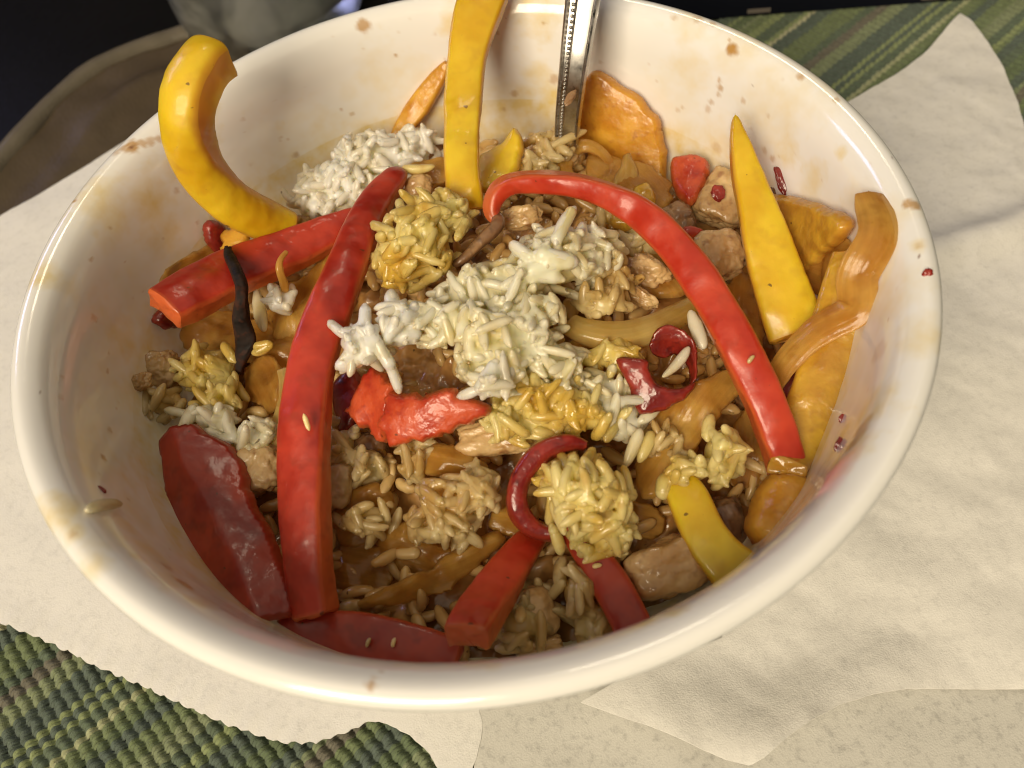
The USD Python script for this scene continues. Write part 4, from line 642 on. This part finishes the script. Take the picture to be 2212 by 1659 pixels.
# ---------------------------------------------------------------- table, placemat, papers, things behind
ZT = -.0090
tb = trimesh.creation.box((1.6, 1.6, .02)); tb.apply_translation((.1, .25, ZT - .01))
tag(mesh_at('table', (tb.vertices, tb.faces), M['table'], None, False), 'dark tabletop under everything', None, None, 'structure')
E1 = np.array([math.cos(math.radians(33.5)), math.sin(math.radians(33.5)), 0]); E2 = np.array([-E1[1], E1[0], 0])
pm = thing('placemat', 'green woven ribbed placemat with straw and dark stripes', 'placemat', loc=(0, 0, 0))
def boxm(c, sz): b = trimesh.creation.box(sz); b.apply_translation(c); return b
bb = trimesh.creation.box((.46, .32, .0022)); R4 = np.eye(4); R4[:3, 0], R4[:3, 1] = E1, E2; bb.apply_translation((.0, -.01, 0)); bb.apply_transform(R4); bb.apply_translation((.02, .02, ZT + .0012))
mesh_at('backing', (bb.vertices, bb.faces), M['mat_base'], pm, False)
rs = np.random.default_rng(8); PITCH_W, PITCH_C = .00148, .0028
seq = []; k_ = 0
while len(seq) < 260:
    k_ = rs.choice(9, p=[.17, .16, .15, .12, .13, .11, .06, .04, .06]); seq += [k_]*(1 if k_ in (3, 5, 7) else int(rs.integers(1, 4)))
def weft(e2, s0, s1, kidx, odd):
    n = int((s1 - s0)/PITCH_C*9); s = np.linspace(s0, s1, n); ph = s/PITCH_C*np.pi + (.35 if odd else 0) + 1.1*fb(np.c_[s, 0*s + e2, 0*s], 90, 91, 2)
    hz = np.abs(np.sin(ph))**.7; z = ZT + .0022 + .0013*hz; rr = PITCH_W*(.44 + .18*hz)*(1 + .5*fb(np.c_[s, 0*s + e2*3, 0*s + 4], 260, 92, 2))
    cx = np.outer(s, E1) + E2*(e2 + .00012*np.sin(s*900 + kidx))[:, None]; cx[:, 2] = z
    a = np.linspace(0, 2*np.pi, 6, endpoint=False); vs, fs = [], []
    for k in (0, 1):                                                        # two strands side by side
        w = k*np.pi + .5*np.sin(s*310 + kidx*2.1); o = cx + E2*(np.cos(w)*rr*.52)[:, None]; o[:, 2] += np.sin(w)*rr*.30; q = rr*.60
        v = o[:, None] + E2*(np.cos(a)[None, :]*q[:, None])[..., None] + np.array([0, 0, 1.0])*(np.sin(a)[None, :]*q[:, None])[..., None]
        I = np.arange(n*6).reshape(n, 6); J = np.roll(I, -1, 1); fs.append(np.stack([I[:-1], I[1:], J[1:], J[:-1]], -1).reshape(-1, 4)[:, ::-1] + k*n*6); vs.append(v.reshape(-1, 3))
    return np.vstack(vs), np.vstack(fs)
# wefts where the mat shows: the front left corner and the far right corner
def zone(us):
    q = np.array([flat(u, v, -.006) for u, v in us]); return q @ E1, q @ E2
for us, name in ((((-60, 1310), (-60, 1720), (1010, 1720), (600, 1480), (860, 1560)), 'a'), (((1560, 90), (1600, 20), (2280, 10), (2280, 420), (1860, 300)), 'b')):
    x1, x2 = zone(us); i0, i1 = int(math.floor(x2.min()/PITCH_W)), int(math.ceil(x2.max()/PITCH_W))
    for i in range(i0, i1 + 1):
        mesh_at('weft_yarn', weft(i*PITCH_W, x1.min() - .004, x1.max() + .004, i, i % 2), YM[seq[(i + 130) % 260]], pm)

def sheet(name, label, poly, z0, m, hfun, st=.0014, thick=.00035, edge=None, rag=.0, group='papers under the bowl', cat='paper'):
    P = np.array([flat(q_[0], q_[1], z0)[:2] for q_ in poly])
    pg = Polygon(P).buffer(0); per = pg.exterior.length; bd = np.array([pg.exterior.interpolate(d).coords[0] for d in np.arange(0, per, st*.6)])
    if rag: bd = bd + rag*np.stack([fb(np.c_[bd, 0*bd[:, 0]], 500, 31, 3), fb(np.c_[bd, 0*bd[:, 0]], 500, 32, 3)], -1)*2
    pg = Polygon(bd).buffer(0)
    x0, y0, x1, y1 = pg.bounds; X, Y = np.meshgrid(np.arange(x0, x1, st), np.arange(y0, y1, st)); g = np.c_[X.ravel(), Y.ravel()]
    g = g + st*.3*np.stack([np.sin(g[:, 1]*3000), np.cos(g[:, 0]*3100)], -1)
    pt = shapely.points(g); ok = shapely.contains(pg, pt) & (shapely.distance(pg.exterior, pt) > st*.4); A = np.vstack([bd, g[ok]])
    tri = Delaunay(A).simplices; cc = A[tri].mean(1); tri = tri[shapely.contains(pg, shapely.points(cc))]
    a0, b0, c0 = A[tri[:, 0]], A[tri[:, 1]], A[tri[:, 2]]; cr = (b0 - a0)[:, 0]*(c0 - a0)[:, 1] - (b0 - a0)[:, 1]*(c0 - a0)[:, 0]; tri = np.where((cr < 0)[:, None], tri[:, ::-1], tri)
    z = z0 + hfun(A); top = np.c_[A, z]; bot = np.c_[A, z - thick]; n = len(A)
    e = np.sort(np.vstack([tri[:, [0, 1]], tri[:, [1, 2]], tri[:, [2, 0]]]), 1); ue, ct = np.unique(e, axis=0, return_counts=True); be = ue[ct == 1]
    f = np.vstack([tri, tri[:, ::-1] + n, np.c_[be[:, 0], be[:, 1], be[:, 1] + n], np.c_[be[:, 0], be[:, 1] + n, be[:, 0] + n]])
    return tag(mesh_at(name, (np.vstack([top, bot]), f), m, None, 60), label, cat, group)
def wr(A, amp, sc, seed): return amp*2*fb(np.c_[A, 0*A[:, 0]], sc, seed, 3)
def flatten(A): r = np.hypot(A[:, 0], A[:, 1]); return np.clip((r - .045)/.035, 0, 1)
def line_d(A, a, b):
    a, b = flat(*a, -.003)[:2], flat(*b, -.003)[:2]; t = nrm(b - a); n = np.array([-t[1], t[0]]); return (A - a) @ n, (A - a) @ t
# lower mottled sheet
sheet('paper_sheet', 'mottled off-white paper underneath, showing at the bottom right', [(1034, 1500), (1040, 1560), (1030, 1620), (1010, 1760), (1500, 1900), (2500, 1900), (2700, 1400), (2500, 800), (1500, 800), (1100, 1100)], -.0040, M['paper_low'], lambda A: wr(A, .0009, 60, 51)*flatten(A) + .0004, rag=.0001)
# left sheet with scalloped lower edge
scal = [(0, 1345), (110, 1388), (210, 1440), (300, 1478), (390, 1520), (450, 1548), (530, 1578), (610, 1605), (680, 1604), (740, 1585), (800, 1558), (835, 1562), (880, 1585), (925, 1625), (945, 1659), (960, 1720)]
sc2 = []; run = 0.0
for (u0, v0), (u1, v1) in zip(scal[:-1], scal[1:]):                       # the torn edge follows the cords of the mat
    n_ = max(2, int(math.hypot(u1 - u0, v1 - v0)/4))
    for q in range(n_):
        t_ = q/n_; run += math.hypot(u1 - u0, v1 - v0)/n_; amp = 7.0*(1 if u0 < 760 else .3); sc2.append((u0 + (u1 - u0)*t_, v0 + (v1 - v0)*t_ + amp*(abs(math.sin(run/33*math.pi)) - .5) + 2.0*math.sin(run*.9)*math.sin(run*.23)))
scal = sc2 + [scal[-1]]
L_ = [(-350, 620), (0, 470), (180, 365), (340, 262), (560, 150), (900, 300), (1250, 900), (1200, 1400), (1036, 1530), (1042, 1565), (1036, 1610), (1018, 1670), (1005, 1760)] + scal[::-1] + [(-150, 1290), (-420, 1200)]
def hl(A):
    d, t = line_d(A, (0, 1345), (610, 1605)); per = np.abs(np.sin(t/PITCH_C*np.pi*.52)); near = np.exp(-(np.clip(d, 0, 1)/.004)**2)
    return wr(A, .0011, 38, 61)*flatten(A) + near*per*.0006 + .0004
sheet('paper_sheet', 'smooth white paper on the left with a scalloped lower edge', L_, -.0034, M['paper'], hl, rag=.00030)
# right sheet with raised corner and folds
Rp = [(1255, 1526), (1330, 1480), (1420, 1440), (1560, 1380), (1500, 1000), (1500, 500), (1700, 300), (1850, 216), (1930, 172), (2000, 120), (2040, 75), (2066, 48), (2090, 62), (2130, 108), (2165, 160), (2195, 225), (2214, 290), (2330, 520), (2450, 900), (2450, 1480), (2212, 1490), (2050, 1490), (1950, 1494), (1880, 1508), (1800, 1535), (1740, 1570), (1690, 1605), (1640, 1650), (1610, 1668), (1560, 1655), (1480, 1618), (1400, 1580)]
def hr(A):
    f_ = flatten(A); h = wr(A, .0018, 28, 71)*f_ + wr(A, .0010, 85, 72)*f_ + wr(A, .00035, 260, 73)*f_
    tip = flat(1255, 1526, 0)[:2]; crn = flat(1615, 1665, 0)[:2]
    d, t = line_d(A, (1255, 1526), (1615, 1665)); h = h + .0050*np.exp(-(d/.013)**2)*np.clip(1 - np.abs(t - .02)/.05, 0, 1)
    d2, t2 = line_d(A, (1640, 1655), (1900, 1500)); h = h + .0050*np.exp(-(d2/.010)**2)*np.clip(1 - np.abs(t2 - .012)/.035, 0, 1)
    d3, t3 = line_d(A, (2000, 560), (2212, 490)); h = h + .0040*np.exp(-(d3/.006)**2)*np.clip((t3 + .03)/.03, 0, 1)
    d4, t4 = line_d(A, (1690, 1330), (1560, 1480)); h = h - .0000*np.exp(-(d4/.006)**2)*np.exp(-((t4 - .008)/.012)**2)
    top = flat(2066, 48, 0)[:2]; h = h + .003*np.exp(-(((A - top)**2).sum(1))/.03**2)
    return h + .0008
sheet('paper_sheet', 'large white paper towel on the right with a pointed far corner and folded near edge', Rp, -.0026, M['paper'], hr, rag=.0001)

# dark cloth with a pale rolled edge, far left
edge = [(-260, 520), (-120, 390), (0, 272), (60, 205), (110, 158), (170, 112), (240, 75), (320, 45), (400, 22)]
Pp = [flat(u, v, .008)[:2] for u, v in edge] + [flat(520, 20, .004)[:2], flat(560, 150, .0)[:2], flat(340, 300, -.004)[:2], flat(0, 520, -.004)[:2], flat(-260, 700, -.004)[:2]]
E_ = np.array(Pp[:9])
cl = thing('folded_cloth', 'dark grey-brown folded cloth with a pale rounded hem behind the bowl', 'cloth', loc=(0, 0, 0))
pg = Polygon(Pp).buffer(0); st = .0022; x0, y0, x1, y1 = pg.bounds; X, Y = np.meshgrid(np.arange(x0, x1, st), np.arange(y0, y1, st)); g = np.c_[X.ravel(), Y.ravel()]
bd = np.array([pg.exterior.interpolate(d).coords[0] for d in np.arange(0, pg.exterior.length, st*.7)]); pt = shapely.points(g); ok = shapely.contains(pg, pt) & (shapely.distance(pg.exterior, pt) > st*.4); A = np.vstack([bd, g[ok]])
tri = Delaunay(A).simplices; cc = A[tri].mean(1); tri = tri[shapely.contains(pg, shapely.points(cc))]
a0, b0, c0 = A[tri[:, 0]], A[tri[:, 1]], A[tri[:, 2]]; cr = (b0 - a0)[:, 0]*(c0 - a0)[:, 1] - (b0 - a0)[:, 1]*(c0 - a0)[:, 0]; tri = np.where((cr < 0)[:, None], tri[:, ::-1], tri)
ls = shapely.LineString(E_); D = shapely.distance(ls, shapely.points(A))
nap = np.clip(shapely.distance(shapely.LineString(Pp[10:]), shapely.points(A))/.03, 0, 1)
hgt = (.0085*np.exp(-(D/.012)**2)*.5 + .004 + .0035*np.exp(-((D - .022)/.006)**2) + .006*fb(np.c_[A, 0*D], 26, 81, 3))*nap + .0
z = ZT + .0014 + hgt*np.clip(D/.0025 + .35, 0, 1)
mesh_at('cloth', (np.c_[A, z], tri), M['pad'], cl)
hs = CubicSpline(np.arange(9), E_)(np.linspace(0, 8, 120)); hz = ZT + .0075
T_ = np.gradient(hs, axis=0); T_ /= np.linalg.norm(T_, axis=1, keepdims=True); Nh = np.stack([-T_[:, 1], T_[:, 0]], -1); a = np.linspace(0, 2*np.pi, 14, endpoint=False); rr = .0042*(1 + .3*fb(np.c_[hs, hs[:, 0]], 60, 82, 2))
vv = np.concatenate([hs[:, None] + Nh[:, None]*(np.cos(a)*rr[:, None])[..., None], (hz + np.sin(a)*rr[:, None])[..., None]], -1)
I = np.arange(120*14).reshape(120, 14); J = np.roll(I, -1, 1); hf = np.stack([I[:-1], J[:-1], J[1:], I[1:]], -1).reshape(-1, 4); hf = np.vstack([hf[:, :3], hf[:, [0, 2, 3]]])
mesh_at('hem', (vv.reshape(-1, 3), hf), plain('pale_hem', (.115, .098, .072), .35, bump=.5, bscale=900), cl)

# clear tumbler behind the bowl
gc = flat(600, 40, ZT)[:2]; tl = thing('tumbler', 'clear glass tumbler with a thick base standing behind the bowl', 'glass', loc=(gc[0], gc[1], ZT + .0003))
rb = mm_px(190, flat(600, 40, ZT)); gp = [(0, 0), (rb*.80, 0), (rb*.93, .001), (rb, .004), (rb*1.02, .010), (rb*1.16, .10), (rb*1.15, .1012), (rb*1.13, .10), (rb*.97, .016), (rb*.88, .0125), (0, .0115)]
q = trimesh.creation.revolve(np.array(gp), sections=96); q.apply_translation((gc[0], gc[1], ZT + .0003))
mesh_at('body', (q.vertices, q.faces), M['glass'], tl, 40)
# black slab
a, b = flat(1500, 66, ZT)[:2], flat(2300, 6, ZT)[:2]; t = nrm(b - a); n = np.array([-t[1], t[0]]); L0 = np.linalg.norm(b - a) + .10
sl = thing('black_case', 'flat black case lying on the placemat behind the bowl', 'case', loc=(0, 0, 0))
bx = trimesh.creation.box((L0 + .12, .20, .016)); T4 = np.eye(4); T4[:2, 0], T4[:2, 1] = t, n; T4[:2, 3] = (a + b)/2 + n*.10 - t*.0; T4[2, 3] = ZT + .0042 + .008
bx.apply_transform(T4); mesh_at('body', (bx.vertices, bx.faces), M['slab'], sl, False)
for u0, u1 in ((1612, 1662), (1985, 2052)):
    f0 = (u0 - 1500)/800; f1 = (u1 - 1500)/800; p0, p1 = a + (b - a)*f0, a + (b - a)*f1
    w_ = trimesh.creation.box((np.linalg.norm(p1 - p0), .0012, .0012)); Q = T4.copy(); Q[:2, 3] = (p0 + p1)/2 - n*.0002; Q[2, 3] = ZT + .0062; w_.apply_transform(Q); mesh_at('worn_edge', (w_.vertices, w_.faces), M['slab_edge'], sl, False)
